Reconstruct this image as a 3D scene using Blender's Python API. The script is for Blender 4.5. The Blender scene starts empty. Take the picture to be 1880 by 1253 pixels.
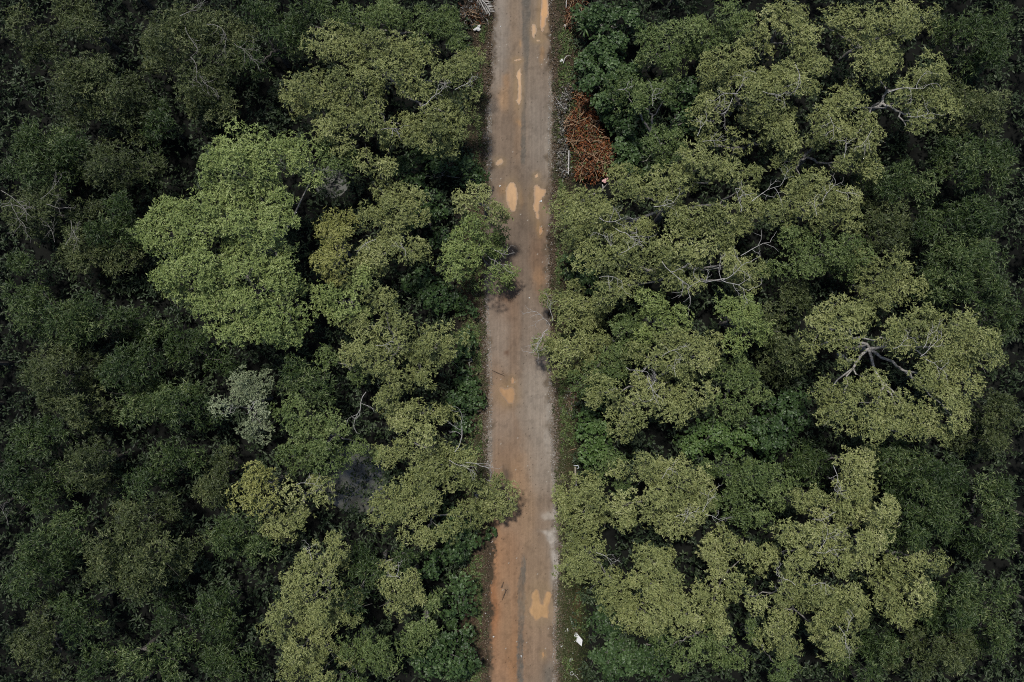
import bpy, math, random
import numpy as np
from mathutils import Vector

# ------------------------------------------------------------------ camera, sky, sun, exposure
scene = bpy.context.scene
CAM_H = 52.0                     # drone altitude in metres
FPX = 1459.1                     # focal length in photo pixels (photo is 1880 wide)

cam_d = bpy.data.cameras.new("camera")
cam_d.sensor_width = 36.0
cam_d.lens = FPX / 1880.0 * 36.0
cam_d.clip_end = 2000.0
cam = bpy.data.objects.new("camera", cam_d)
cam.location = (0, 0, CAM_H)
cam.rotation_euler = (0, 0, 0)
scene.collection.objects.link(cam)
scene.camera = cam

SUN_ELEV = math.radians(68)
to_sun = Vector((-0.34, 0.94, 0)).normalized() * math.cos(SUN_ELEV) + Vector((0, 0, math.sin(SUN_ELEV)))

world = bpy.data.worlds.new("World")
scene.world = world
world.use_nodes = True
wn = world.node_tree.nodes
sky = wn.new("ShaderNodeTexSky")
sky.sky_type = 'NISHITA'
sky.sun_disc = False
sky.sun_elevation = SUN_ELEV
sky.sun_rotation = math.atan2(to_sun.x, to_sun.y)
bg = wn["Background"]
bg.inputs["Strength"].default_value = 0.10
world.node_tree.links.new(sky.outputs[0], bg.inputs["Color"])

sun_d = bpy.data.lights.new("sun", 'SUN')
sun_d.energy = 3.6
sun_d.angle = math.radians(4)
sun_d.color = (1.0, 0.965, 0.91)
sun = bpy.data.objects.new("sun", sun_d)
sun.rotation_euler = to_sun.to_track_quat('Z', 'Y').to_euler()
sun.location = to_sun * 80
scene.collection.objects.link(sun)

scene.view_settings.view_transform = 'Standard'
scene.view_settings.look = 'None'
scene.view_settings.gamma = 1.0
scene.view_settings.exposure = 0.60
scene.view_settings.use_curve_mapping = False
scene.render.engine = 'CYCLES'
scene.cycles.use_denoising = False
scene.cycles.filter_width = 1.05
scene.cycles.max_bounces = 5
scene.cycles.diffuse_bounces = 3
scene.cycles.glossy_bounces = 2
scene.cycles.transmission_bounces = 3

# ------------------------------------------------------------------ helpers
COL = scene.collection


def S(z):
    return (CAM_H - z) / FPX


def W(px, py, z=0.0):
    """A point of the place, given where the photograph shows it and its height above the road."""
    s = S(z)
    return np.array(((px - 940.0) * s, (626.5 - py) * s, z))


def lin(c):
    c = np.asarray(c, float) / 255.0
    return np.where(c <= 0.04045, c / 12.92, ((c + 0.055) / 1.055) ** 2.4)


def mesh_arrays(name, verts, faces, mat, tint=None, color=None, smooth=False):
    """verts (N,3), faces (M,k) -> mesh."""
    verts = np.ascontiguousarray(verts, dtype=np.float32)
    faces = np.ascontiguousarray(faces, dtype=np.int32)
    m, k = faces.shape
    me = bpy.data.meshes.new(name)
    me.vertices.add(len(verts))
    me.vertices.foreach_set("co", verts.ravel())
    me.loops.add(m * k)
    me.loops.foreach_set("vertex_index", faces.ravel())
    me.polygons.add(m)
    me.polygons.foreach_set("loop_start", np.arange(0, m * k, k, dtype=np.int32))
    if smooth:
        me.polygons.foreach_set("use_smooth", np.ones(m, dtype=bool))
    if tint is not None:
        a = me.attributes.new("tint", 'FLOAT', 'FACE')
        a.data.foreach_set("value", np.ascontiguousarray(tint, dtype=np.float32))
    if color is not None:
        a = me.attributes.new("paint", 'FLOAT_COLOR', 'POINT')
        a.data.foreach_set("color", np.ascontiguousarray(color, dtype=np.float32).ravel())
    me.materials.append(mat)
    me.update(calc_edges=True)
    return me


def link(name, me, parent=None, loc=None):
    o = bpy.data.objects.new(name, me)
    COL.objects.link(o)
    if parent is not None:
        o.parent = parent
    if loc is not None:
        o.location = loc
    return o


def tag(o, label=None, cat=None, group=None, kind=None):
    if label: o["label"] = label
    if cat: o["category"] = cat
    if group: o["group"] = group
    if kind: o["kind"] = kind
    return o


def empty(name, loc):
    o = bpy.data.objects.new(name, None)
    o.empty_display_size = 0.3
    COL.objects.link(o)
    o.location = loc
    return o


def norm(v):
    return v / np.maximum(np.linalg.norm(v, axis=-1, keepdims=True), 1e-9)


def vnoise(x, y, seed=0):
    """smooth value noise in 0..1, vectorised"""
    x = np.asarray(x, float); y = np.asarray(y, float)
    xi = np.floor(x).astype(np.int64); yi = np.floor(y).astype(np.int64)
    fx = x - xi; fy = y - yi
    fx = fx * fx * (3 - 2 * fx); fy = fy * fy * (3 - 2 * fy)

    def h(a, b):
        n = (a * 374761393 + b * 668265263 + seed * 144269504) & 0xffffffff
        n = ((n ^ (n >> 13)) * 1274126177) & 0xffffffff
        n = n ^ (n >> 16)
        return (n & 0xffff) / 65535.0
    return (h(xi, yi) * (1 - fx) + h(xi + 1, yi) * fx) * (1 - fy) + (h(xi, yi + 1) * (1 - fx) + h(xi + 1, yi + 1) * fx) * fy


def fbm(x, y, seed=0, octv=4):
    s = 0; a = 0.5; t = 0
    for k in range(octv):
        s = s + a * vnoise(x * 2 ** k, y * 2 ** k, seed + k * 17); t += a; a *= 0.5
    return s / t


class Tubes:
    def __init__(self, sides=5):
        self.v = []; self.f = []; self.n = 0; self.s = sides

    def add(self, pts, radii):
        pts = np.asarray(pts, float); radii = np.asarray(radii, float)
        k = len(pts); s = self.s
        d = np.gradient(pts, axis=0)
        d = norm(d)
        up = np.where(np.abs(d[:, 2:3]) < 0.9, np.array([[0, 0, 1.0]]), np.array([[1.0, 0, 0]]))
        a = norm(np.cross(d, up)); b = np.cross(d, a)
        th = np.arange(s) * 2 * np.pi / s
        ring = pts[:, None, :] + radii[:, None, None] * (a[:, None, :] * np.cos(th)[None, :, None] + b[:, None, :] * np.sin(th)[None, :, None])
        self.v.append(ring.reshape(-1, 3))
        i = np.arange(k - 1)[:, None] * s; j = np.arange(s)[None, :]; j2 = (j + 1) % s
        q = np.stack([i + j, i + j2, i + s + j2, i + s + j], -1).reshape(-1, 4) + self.n
        self.f.append(q)
        # close the ends with a fan of quads (degenerate-free: use two quads for 5 sides)
        self.n += k * s
        return self

    def mesh(self, name, mat):
        return mesh_arrays(name, np.concatenate(self.v), np.concatenate(self.f), mat, smooth=True)


def wobble_path(p0, p1, n, amp, rng, sag=0.0):
    t = np.linspace(0, 1, n)[:, None]
    p = np.asarray(p0)[None] * (1 - t) + np.asarray(p1)[None] * t
    off = rng.normal(0, amp, (n, 3)); off[0] = 0; off[-1] = 0
    p = p + off
    p[:, 2] += sag * np.sin(t[:, 0] * np.pi)
    return p


# ------------------------------------------------------------------ materials
def new_mat(name):
    m = bpy.data.materials.new(name)
    m.use_nodes = True
    nt = m.node_tree
    return m, nt, nt.nodes["Principled BSDF"], nt.nodes["Material Output"]


def leaf_mat(name, cols, rough=0.5, trans=0.24, spec=0.2):
    m, nt, p, out = new_mat(name)
    at = nt.nodes.new("ShaderNodeAttribute"); at.attribute_name = "tint"
    oi = nt.nodes.new("ShaderNodeObjectInfo")
    add = nt.nodes.new("ShaderNodeMath"); add.operation = 'MULTIPLY_ADD'
    add.inputs[1].default_value = 0.16; add.inputs[2].default_value = -0.08
    nt.links.new(oi.outputs["Random"], add.inputs[0])
    sm = nt.nodes.new("ShaderNodeMath"); sm.operation = 'ADD'
    nt.links.new(at.outputs["Fac"], sm.inputs[0]); nt.links.new(add.outputs[0], sm.inputs[1])
    r = nt.nodes.new("ShaderNodeValToRGB")
    e = r.color_ramp.elements
    e[0].position = 0.0; e[0].color = (*cols[0], 1)
    e[1].position = 1.0; e[1].color = (*cols[-1], 1)
    for k, c in enumerate(cols[1:-1]):
        el = e.new((k + 1) / (len(cols) - 1)); el.color = (*c, 1)
    nt.links.new(sm.outputs[0], r.inputs[0])
    nt.links.new(r.outputs[0], p.inputs["Base Color"])
    p.inputs["Roughness"].default_value = rough
    p.inputs["Specular IOR Level"].default_value = spec
    tr = nt.nodes.new("ShaderNodeBsdfTranslucent")
    nt.links.new(r.outputs[0], tr.inputs["Color"])
    mx = nt.nodes.new("ShaderNodeMixShader"); mx.inputs[0].default_value = trans
    nt.links.new(p.outputs[0], mx.inputs[1]); nt.links.new(tr.outputs[0], mx.inputs[2])
    nt.links.new(mx.outputs[0], out.inputs["Surface"])
    return m


def noise_mat(name, c1, c2, scale=8.0, rough=0.85, spec=0.2, bump=0.0, detail=4):
    m, nt, p, out = new_mat(name)
    tc = nt.nodes.new("ShaderNodeTexCoord")
    nz = nt.nodes.new("ShaderNodeTexNoise"); nz.inputs["Scale"].default_value = scale; nz.inputs["Detail"].default_value = detail
    nt.links.new(tc.outputs["Object"], nz.inputs["Vector"])
    r = nt.nodes.new("ShaderNodeValToRGB")
    r.color_ramp.elements[0].position = 0.35; r.color_ramp.elements[0].color = (*c1, 1)
    r.color_ramp.elements[1].position = 0.65; r.color_ramp.elements[1].color = (*c2, 1)
    nt.links.new(nz.outputs[0], r.inputs[0]); nt.links.new(r.outputs[0], p.inputs["Base Color"])
    p.inputs["Roughness"].default_value = rough
    p.inputs["Specular IOR Level"].default_value = spec
    if bump:
        b = nt.nodes.new("ShaderNodeBump"); b.inputs["Strength"].default_value = bump; b.inputs["Distance"].default_value = 0.02
        nt.links.new(nz.outputs[0], b.inputs["Height"]); nt.links.new(b.outputs[0], p.inputs["Normal"])
    return m


def paint_mat(name, rough=0.9, grain=0.25, gscale=40.0, bump=0.4):
    """colour carried by the surface (dirt, gravel, mud) times a fine grain"""
    m, nt, p, out = new_mat(name)
    at = nt.nodes.new("ShaderNodeAttribute"); at.attribute_name = "paint"
    tc = nt.nodes.new("ShaderNodeTexCoord")
    nz = nt.nodes.new("ShaderNodeTexNoise"); nz.inputs["Scale"].default_value = gscale; nz.inputs["Detail"].default_value = 6
    nz.inputs["Roughness"].default_value = 0.7
    nt.links.new(tc.outputs["Object"], nz.inputs["Vector"])
    mr = nt.nodes.new("ShaderNodeMapRange")
    mr.inputs[1].default_value = 0.3; mr.inputs[2].default_value = 0.7
    mr.inputs[3].default_value = 1 - grain; mr.inputs[4].default_value = 1 + grain
    nt.links.new(nz.outputs[0], mr.inputs[0])
    mx = nt.nodes.new("ShaderNodeVectorMath"); mx.operation = 'SCALE'
    nt.links.new(at.outputs["Color"], mx.inputs[0]); nt.links.new(mr.outputs[0], mx.inputs["Scale"])
    nt.links.new(mx.outputs[0], p.inputs["Base Color"])
    p.inputs["Roughness"].default_value = rough
    p.inputs["Specular IOR Level"].default_value = 0.15
    b = nt.nodes.new("ShaderNodeBump"); b.inputs["Strength"].default_value = bump; b.inputs["Distance"].default_value = 0.015
    nt.links.new(nz.outputs[0], b.inputs["Height"]); nt.links.new(b.outputs[0], p.inputs["Normal"])
    return m


M = {}
M['olive'] = leaf_mat("olive leaves", [(0.042, 0.054, 0.018), (0.114, 0.131, 0.043), (0.202, 0.216, 0.078), (0.350, 0.345, 0.175)], 0.48)
M['fresh'] = leaf_mat("fresh green leaves", [(0.038, 0.058, 0.016), (0.104, 0.140, 0.040), (0.182, 0.222, 0.070), (0.315, 0.345, 0.155)], 0.48)
M['mid'] = leaf_mat("green leaves", [(0.018, 0.031, 0.010), (0.052, 0.078, 0.022), (0.104, 0.136, 0.043), (0.220, 0.250, 0.110)], 0.48)
M['yellow'] = leaf_mat("yellowish leaves", [(0.060, 0.070, 0.018), (0.142, 0.150, 0.042), (0.222, 0.224, 0.070), (0.345, 0.335, 0.150)], 0.5)
M['pale'] = leaf_mat("pale grey green leaves", [(0.050, 0.064, 0.034), (0.122, 0.148, 0.078), (0.200, 0.226, 0.130), (0.340, 0.360, 0.245)], 0.5)
M['dark'] = leaf_mat("dark green leaves", [(0.006, 0.013, 0.004), (0.021, 0.037, 0.011), (0.052, 0.077, 0.023), (0.195, 0.225, 0.095)], 0.42)  # lightest ramp stop puts leaf glints into the colour
M['darkolive'] = leaf_mat("dark olive leaves", [(0.009, 0.014, 0.005), (0.030, 0.041, 0.013), (0.065, 0.080, 0.028), (0.195, 0.205, 0.092)], 0.48)  # glints painted into the lightest stop, as for the dark green leaves
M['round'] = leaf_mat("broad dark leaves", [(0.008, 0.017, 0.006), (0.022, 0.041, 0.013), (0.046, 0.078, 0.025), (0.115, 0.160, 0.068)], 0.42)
M['roundbright'] = leaf_mat("broad bright green leaves", [(0.017, 0.035, 0.009), (0.042, 0.076, 0.020), (0.076, 0.120, 0.035), (0.140, 0.185, 0.075)], 0.42)  # broad leaf kind of a brighter green
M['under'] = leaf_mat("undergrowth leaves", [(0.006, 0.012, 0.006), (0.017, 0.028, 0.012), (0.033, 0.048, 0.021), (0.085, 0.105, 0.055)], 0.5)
M['rust'] = leaf_mat("dead rust brown leaves", [(0.020, 0.008, 0.005), (0.090, 0.030, 0.012), (0.190, 0.064, 0.020), (0.300, 0.160, 0.085)], 0.6, 0.1)
M['drygrey'] = leaf_mat("dried grey leaves", [(0.030, 0.027, 0.020), (0.085, 0.075, 0.060), (0.200, 0.190, 0.165), (0.400, 0.400, 0.380)], 0.7, 0.1)
M['grass'] = leaf_mat("verge grass", [(0.014, 0.023, 0.006), (0.029, 0.045, 0.010), (0.049, 0.067, 0.019), (0.093, 0.095, 0.040)], 0.6, 0.2)
M['weed'] = leaf_mat("verge weeds", [(0.017, 0.018, 0.007), (0.039, 0.040, 0.017), (0.060, 0.068, 0.026), (0.120, 0.116, 0.068)], 0.6, 0.15)
M['litterleaf'] = leaf_mat("brown fallen leaves", [(0.019, 0.013, 0.007), (0.045, 0.030, 0.017), (0.083, 0.057, 0.034), (0.165, 0.135, 0.098)], 0.7, 0.08)
M['bark'] = noise_mat("grey bark", (0.075, 0.068, 0.058), (0.19, 0.178, 0.16), 9, 0.85, 0.2, 0.5)
M['darkbark'] = noise_mat("brown grey bark", (0.035, 0.031, 0.026), (0.10, 0.09, 0.078), 9, 0.9, 0.2, 0.5)
M['palebark'] = noise_mat("pale grey bark", (0.12, 0.11, 0.095), (0.30, 0.285, 0.26), 9, 0.85, 0.2, 0.5)
M['deadwood'] = noise_mat("bleached dead wood", (0.17, 0.158, 0.14), (0.34, 0.325, 0.30), 12, 0.8, 0.2, 0.4)
M['twig'] = noise_mat("tan dry twig", (0.14, 0.08, 0.04), (0.30, 0.21, 0.13), 10, 0.8, 0.2, 0.4)
M['darkstick'] = noise_mat("wet dark stick", (0.02, 0.012, 0.007), (0.07, 0.045, 0.028), 14, 0.7, 0.3, 0.4)
M['stone'] = leaf_mat("roadside gravel stones", [(0.056, 0.050, 0.042), (0.124, 0.112, 0.096), (0.192, 0.177, 0.155), (0.298, 0.285, 0.260)], 0.9, 0.0, 0.1)

# ------------------------------------------------------------------ ground colours
K_ALB = np.array((1.80, 1.77, 1.70))      # surface brightness in the picture per unit of albedo under this light


def alb(r, g, b):
    return lin((r, g, b)) / K_ALB


def paint_field(px, py, base, strokes, warp_seed, warp=6.0):
    """strokes: (cx, cy, rx, ry, rgb, strength, hardness); all in photo pixels at road level"""
    wx = px + warp * 2 * (fbm(px / 22, py / 40, warp_seed) - 0.5) + warp * 0.5 * (fbm(px / 5, py / 8, warp_seed + 5) - 0.5)
    wy = py + warp * 4 * (fbm(px / 22, py / 40, warp_seed + 9) - 0.5)
    col = np.broadcast_to(alb(*base), px.shape + (3,)).copy()
    for cx, cy, rx, ry, rgb, st, hd in strokes:
        d = ((wx - cx) / rx) ** 2 + ((wy - cy) / ry) ** 2
        w = st / (1 + np.maximum(d, 1e-6) ** hd)
        col = col * (1 - w[..., None]) + alb(*rgb) * w[..., None]
    return col


def interp_y(py, table):
    ys = [t[0] for t in table]
    return [np.interp(py, ys, [t[k] for t in table]) for k in range(1, len(table[0]))]


ROAD_EDGE = [(-200, 908, 1008), (0, 908, 1009), (100, 905, 1010), (200, 898, 1010), (260, 899, 1010), (350, 899, 1011), (430, 894, 1008), (500, 891, 1005),
             (560, 893, 1006), (640, 898, 1008), (720, 901, 1010), (800, 899, 1013), (870, 901, 1016), (950, 902, 1020), (1040, 901, 1022), (1140, 899, 1019), (1253, 898, 1018), (1460, 898, 1018)]

# terrain: x, y in metres
def ground_z(x, y):
    px = x * FPX / CAM_H + 940; py = 626.5 - y * FPX / CAM_H
    l, r = interp_y(py, ROAD_EDGE)
    d = np.maximum(l - px, px - r) * CAM_H / FPX          # metres outside the road edge
    side = px < 940
    z = -0.06 - 0.55 * np.clip((d - 0.7) / 2.6, 0, 1) ** 1.3
    z = z + 0.10 * (fbm(x * 0.7, y * 0.7, 3) - 0.5) * np.clip(d / 1.5, 0, 1)
    # a swampy hollow on the left side, some 8 to 14 m from the road
    hol = np.exp(-(((px - 650) / 75) ** 2 + ((py - 885) / 80) ** 2)) + np.exp(-(((px - 605) / 40) ** 2 + ((py - 330) / 40) ** 2))
    z = z - 0.55 * np.minimum(hol, 1)
    z = np.where(d < 0, -0.06, z)
    return z


# near ground with colours
def build_ground():
    nx, ny = 250, 180
    gx = np.linspace(-46, 46, nx); gy = np.linspace(-33, 33, ny)
    X, Y = np.meshgrid(gx, gy)
    Z = ground_z(X, Y)
    px = X * FPX / CAM_H + 940; py = 626.5 - Y * FPX / CAM_H
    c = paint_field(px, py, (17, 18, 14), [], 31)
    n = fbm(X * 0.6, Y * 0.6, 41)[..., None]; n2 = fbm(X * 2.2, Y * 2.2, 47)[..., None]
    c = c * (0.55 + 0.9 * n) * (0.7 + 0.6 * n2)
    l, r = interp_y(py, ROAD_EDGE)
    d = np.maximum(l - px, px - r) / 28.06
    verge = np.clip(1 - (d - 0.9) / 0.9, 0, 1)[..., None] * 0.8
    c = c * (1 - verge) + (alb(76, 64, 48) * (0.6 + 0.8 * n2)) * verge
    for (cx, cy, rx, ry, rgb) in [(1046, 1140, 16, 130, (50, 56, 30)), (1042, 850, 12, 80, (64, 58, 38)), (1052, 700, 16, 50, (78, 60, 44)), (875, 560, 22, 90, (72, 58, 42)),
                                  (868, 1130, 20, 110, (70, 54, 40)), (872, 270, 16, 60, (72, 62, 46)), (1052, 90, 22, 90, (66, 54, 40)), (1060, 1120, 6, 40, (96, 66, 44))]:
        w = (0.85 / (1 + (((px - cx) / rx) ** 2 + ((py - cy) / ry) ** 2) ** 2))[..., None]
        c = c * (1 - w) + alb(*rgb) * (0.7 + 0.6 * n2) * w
    # skirt out to the horizon
    V = np.stack([X, Y, Z], -1).reshape(-1, 3)
    i = np.arange(ny - 1)[:, None] * nx + np.arange(nx - 1)[None]
    F_ = np.stack([i, i + 1, i + nx + 1, i + nx], -1).reshape(-1, 4)
    ring = np.concatenate([np.arange(nx), np.arange(1, ny) * nx + nx - 1, (ny - 1) * nx + np.arange(nx - 2, -1, -1), np.arange(ny - 2, 0, -1) * nx])
    out = V[ring].copy(); out[:, :2] *= 18.0; out[:, 2] = -0.6
    k = len(ring); base = len(V)
    V = np.concatenate([V, out])
    a = np.arange(k); b = (a + 1) % k
    Fs = np.stack([ring[b], ring[a], base + a, base + b], -1)
    cc = np.concatenate([c.reshape(-1, 3), np.broadcast_to(alb(24, 27, 18), (k, 3))])
    cc = np.concatenate([cc, np.ones((len(cc), 1))], 1)
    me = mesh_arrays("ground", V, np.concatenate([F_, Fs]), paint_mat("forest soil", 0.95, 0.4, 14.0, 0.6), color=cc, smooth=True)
    o = link("ground", me)
    tag(o, "dark damp forest soil and brown verge under the trees", "ground", kind="structure")


build_ground()

# swamp water in the hollow
mw, nt, p, out = new_mat("murky swamp water")
p.inputs["Base Color"].default_value = (0.055, 0.056, 0.048, 1)
p.inputs["Roughness"].default_value = 0.12
p.inputs["Specular IOR Level"].default_value = 0.4
nz = nt.nodes.new("ShaderNodeTexNoise"); nz.inputs["Scale"].default_value = 3.0
b = nt.nodes.new("ShaderNodeBump"); b.inputs["Strength"].default_value = 0.08
nt.links.new(nz.outputs[0], b.inputs["Height"]); nt.links.new(b.outputs[0], p.inputs["Normal"])


def water_sheet(cx, cy, rx, ry, z, seed):
    t = np.linspace(0, 2 * np.pi, 41)[:-1]
    k = 1 + 0.35 * (fbm(np.cos(t) * 2 + 9, np.sin(t) * 2 + 9, seed) - 0.5)
    c = W(cx, cy, z)
    v = np.stack([c[0] + np.cos(t) * rx * k / 28, c[1] + np.sin(t) * ry * k / 28, np.full(40, z)], -1)
    v = np.concatenate([v, [[c[0], c[1], z]]])
    f = np.array([[i, (i + 1) % 40, 40] for i in range(40)])
    return mesh_arrays("swamp_water", v, f, mw)


tag(link("swamp_water", water_sheet(650, 885, 75, 80, -0.88, 5)), "grey swamp water glinting between trees left of the road", "water", kind="structure")
tag(link("swamp_water", water_sheet(605, 330, 36, 36, -0.90, 8)), "small grey pool glinting beneath the trees", "water", kind="structure")

# ------------------------------------------------------------------ road
PUDDLES = []


def zp(pts, x0, y0, s=5.875):
    return [(x0 + a / s, y0 + b_ / s) for a, b_ in pts]


PUDDLES.append((zp([(1028, -60), (1088, -60), (1100, 100), (1096, 180), (1075, 212), (1066, 280), (1046, 310), (1046, 340), (1020, 346), (1011, 300), (1014, 120), (1020, 40)], 820, 0), (188, 132, 66), "long orange mud puddle at the road's top edge beside the grass"))
PUDDLES.append((zp([(925, 265), (962, 272), (971, 340), (956, 380), (945, 415), (926, 408), (918, 330)], 820, 0), (172, 132, 84), "short ochre puddle just below the long orange puddle"))
PUDDLES.append((zp([(752, 800), (785, 745), (800, 752), (803, 900), (806, 1000), (796, 1122), (772, 1125), (752, 1090), (766, 1055), (768, 900)], 820, 0), (190, 145, 92), "narrow straight ochre puddle along the dark tar strip"))
PUDDLES.append((zp([(650, 780), (690, 735), (732, 740), (755, 800), (768, 900), (752, 990), (735, 1046), (700, 1050), (668, 1008), (642, 920), (638, 830)], 820, 210), (188, 144, 92), "large oval ochre puddle above the tree overhanging the road"))
PUDDLES.append((zp([(945, 770), (985, 765), (1015, 800), (1068, 808), (1060, 870), (1022, 920), (1003, 970), (1000, 1040), (986, 1060), (1005, 1090), (995, 1130), (966, 1124), (957, 1060), (932, 1020), (940, 930), (940, 830)], 820, 210), (182, 138, 88), "large jagged ochre puddle that narrows downward near the right verge"))
PUDDLES.append((zp([(950, 660), (975, 643), (992, 665), (972, 687), (952, 683)], 820, 210), (180, 140, 92), "tiny round puddle just above the jagged ochre puddle"))
PUDDLES.append((zp([(530, 520), (578, 480), (612, 500), (590, 540), (545, 556)], 820, 210), (176, 136, 88), "small ochre puddle alone by the left edge above the oval puddle"))
PUDDLES.append((zp([(733, 645), (795, 634), (803, 652), (762, 662), (735, 664)], 820, 0), (176, 132, 82), "small flat puddle just above the narrow straight puddle"))
PUDDLES.append((zp([(968, 440), (990, 430), (1010, 440), (1004, 452), (975, 449)], 820, 0), (176, 136, 84), "tiny puddle below the short ochre puddle right of the tar strip"))
PUDDLES.append((zp([(585, 470), (640, 492), (690, 470), (720, 482), (741, 530), (732, 600), (715, 655), (660, 656), (628, 612), (590, 560), (563, 508)], 820, 630), (164, 124, 80), "shallow heart-shaped muddy puddle in the middle stretch of road"))
PUDDLES.append((zp([(694, 402), (710, 368), (729, 400), (722, 437), (700, 436)], 820, 630), (184, 138, 92), "small drop-shaped puddle above the heart-shaped puddle"))
PUDDLES.append((zp([(913, 300), (965, 240), (1000, 268), (1014, 370), (1030, 402), (1055, 310), (1085, 266), (1125, 285), (1132, 320), (1106, 440), (1096, 566), (1030, 556), (960, 600), (940, 570), (895, 512), (879, 470), (908, 400)], 820, 1040), (178, 139, 92), "big V-notched ochre puddle on the lower stretch of road"))
PUDDLES.append((zp([(1030, 930), (1050, 924), (1056, 950), (1041, 992), (1027, 975)], 820, 1040), (178, 134, 84), "small upright puddle below the big V-notched puddle"))
PUDDLES.append((zp([(990, 20), (1006, -20), (1028, -8), (1031, 40), (1006, 76)], 820, 420), (170, 118, 62), "small orange puddle beside the overhanging tree's tip"))

STROKES = [
    # cx, cy, rx, ry, rgb, strength, hardness
    (918, 60, 22, 120, (140, 129, 115), .8, 2), (945, 110, 14, 160, (130, 109, 86), .7, 2), (992, 110, 24, 150, (127, 110, 91), .7, 2),
    (925, 260, 26, 90, (125, 106, 87), .8, 2), (950, 240, 8, 80, (140, 112, 84), .6, 2), (990, 250, 24, 90, (134, 122, 107), .8, 2), (1006, 260, 6, 60, (146, 136, 120), .5, 2),
    (950, 430, 60, 100, (110, 95, 80), .8, 3), (990, 480, 14, 70, (112, 88, 68), .6, 2), (992, 505, 9, 22, (148, 114, 80), .6, 2), (985, 455, 10, 30, (124, 96, 72), .5, 2),
    (903, 530, 14, 40, (142, 128, 112), .7, 2), (930, 560, 26, 40, (124, 97, 75), .8, 2), (915, 640, 20, 80, (140, 124, 107), .8, 2), (947, 660, 12, 110, (122, 99, 78), .8, 2), (975, 640, 14, 60, (122, 106, 90), .6, 2),
    (915, 720, 16, 50, (134, 106, 80), .7, 2), (985, 760, 34, 90, (148, 136, 120), .8, 2), (925, 790, 24, 50, (136, 118, 100), .8, 2), (930, 850, 30, 40, (134, 108, 82), .7, 2), (948, 820, 6, 80, (122, 100, 80), .5, 2),
    (935, 830, 14, 14, (112, 92, 76), .5, 1.5), (1005, 790, 5, 80, (160, 150, 135), .6, 2),
    (985, 870, 26, 40, (150, 138, 122), .7, 2), (950, 900, 24, 70, (144, 114, 84), .75, 2), (995, 960, 26, 60, (132, 114, 95), .8, 2), (970, 960, 16, 70, (142, 116, 88), .6, 2),
    (915, 1010, 34, 50, (152, 117, 86), .85, 2), (930, 1080, 40, 80, (148, 114, 84), .85, 2), (907, 1060, 10, 130, (152, 112, 78), .8, 2), (925, 1190, 38, 110, (147, 111, 80), .85, 2),
    (905, 1120, 8, 60, (146, 98, 62), .7, 2), (990, 1060, 30, 60, (136, 114, 90), .8, 2), (985, 1190, 34, 80, (134, 110, 86), .8, 2), (945, 1215, 14, 60, (148, 106, 68), .5, 2),
    (930, 1130, 10, 60, (150, 122, 92), .4, 2), (1008, 1235, 12, 22, (104, 98, 86), .7, 2), (1018, 1010, 10, 80, (120, 106, 90), .6, 2),
    # dried pale mud lapping on to the right side
    (1024, 905, 10, 60, (172, 162, 147), .9, 3), (1018, 985, 11, 16, (172, 162, 147), .85, 4), (1012, 978, 14, 5, (172, 162, 147), .7, 3), (1022, 1030, 8, 50, (170, 160, 146), .9, 3), (1010, 945, 14, 6, (170, 160, 144), .6, 3),
    (888, 815, 14, 60, (138, 130, 118), .8, 3), (890, 255, 10, 60, (132, 124, 110), .7, 3), (1024, 830, 10, 110, (132, 122, 106), .7, 3),
    # mud stains
    (926, 180, 11, 20, (172, 136, 98), .65, 2), (929, 150, 7, 14, (158, 124, 90), .7, 2.5), (925, 352, 10, 14, (160, 122, 82), .6, 2), (958, 366, 4, 14, (158, 122, 82), .6, 2),
    (987, 408, 3, 22, (158, 122, 82), .6, 2), (952, 227, 4, 6, (168, 130, 88), .6, 2), (996, 98, 3, 14, (160, 122, 78), .5, 2), (954, 85, 3, 6, (176, 140, 98), .5, 2),
    (935, 722, 16, 26, (152, 116, 76), .5, 2),
    (955, 330, 30, 40, (108, 94, 80), .5, 2), (975, 60, 8, 70, (112, 98, 82), .45, 2), (940, 210, 8, 60, (108, 92, 76), .45, 2), (975, 400, 26, 50, (100, 86, 72), .5, 2), (1000, 190, 10, 50, (112, 98, 84), .4, 2),
    # small dark marks; the flat brown one below the leaning tree paints its shadow
    (930, 868, 6, 12, (78, 68, 58), .75, 2), (933, 645, 4, 4, (92, 66, 48), .7, 2), (928, 690, 10, 8, (104, 84, 64), .5, 2), (928, 552, 10, 5, (100, 74, 54), .5, 2), (932, 1083, 5, 8, (120, 100, 80), .6, 2),
]
TAR = [(-200, 967, 13, .9), (0, 967, 13, .95), (58, 966, 12, .95), (95, 966, 8, .9), (120, 965, 7, .75), (150, 964, 8, .5), (180, 962, 8, .5), (215, 961, 6, .8), (270, 961, 7, .85), (298, 960, 5, .8), (312, 960, 2, 0),
       (1015, 961, 1, 0), (1024, 961, 3, .8), (1040, 962, 5, .85), (1060, 960, 9, .8), (1076, 957, 12, .75), (1100, 958, 12, .8), (1130, 957, 9, .75), (1165, 956, 6, .85), (1190, 955, 10, .9), (1253, 954.5, 10, .95), (1460, 954, 10, .95)]


def in_poly(px, py, poly):
    inside = np.zeros(px.shape, bool)
    n = len(poly)
    for i in range(n):
        x1, y1 = poly[i]; x2, y2 = poly[(i + 1) % n]
        if y1 == y2: continue
        c = ((y1 > py) != (y2 > py)) & (px < (x2 - x1) * (py - y1) / (y2 - y1) + x1)
        inside ^= c
    return inside


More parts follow.
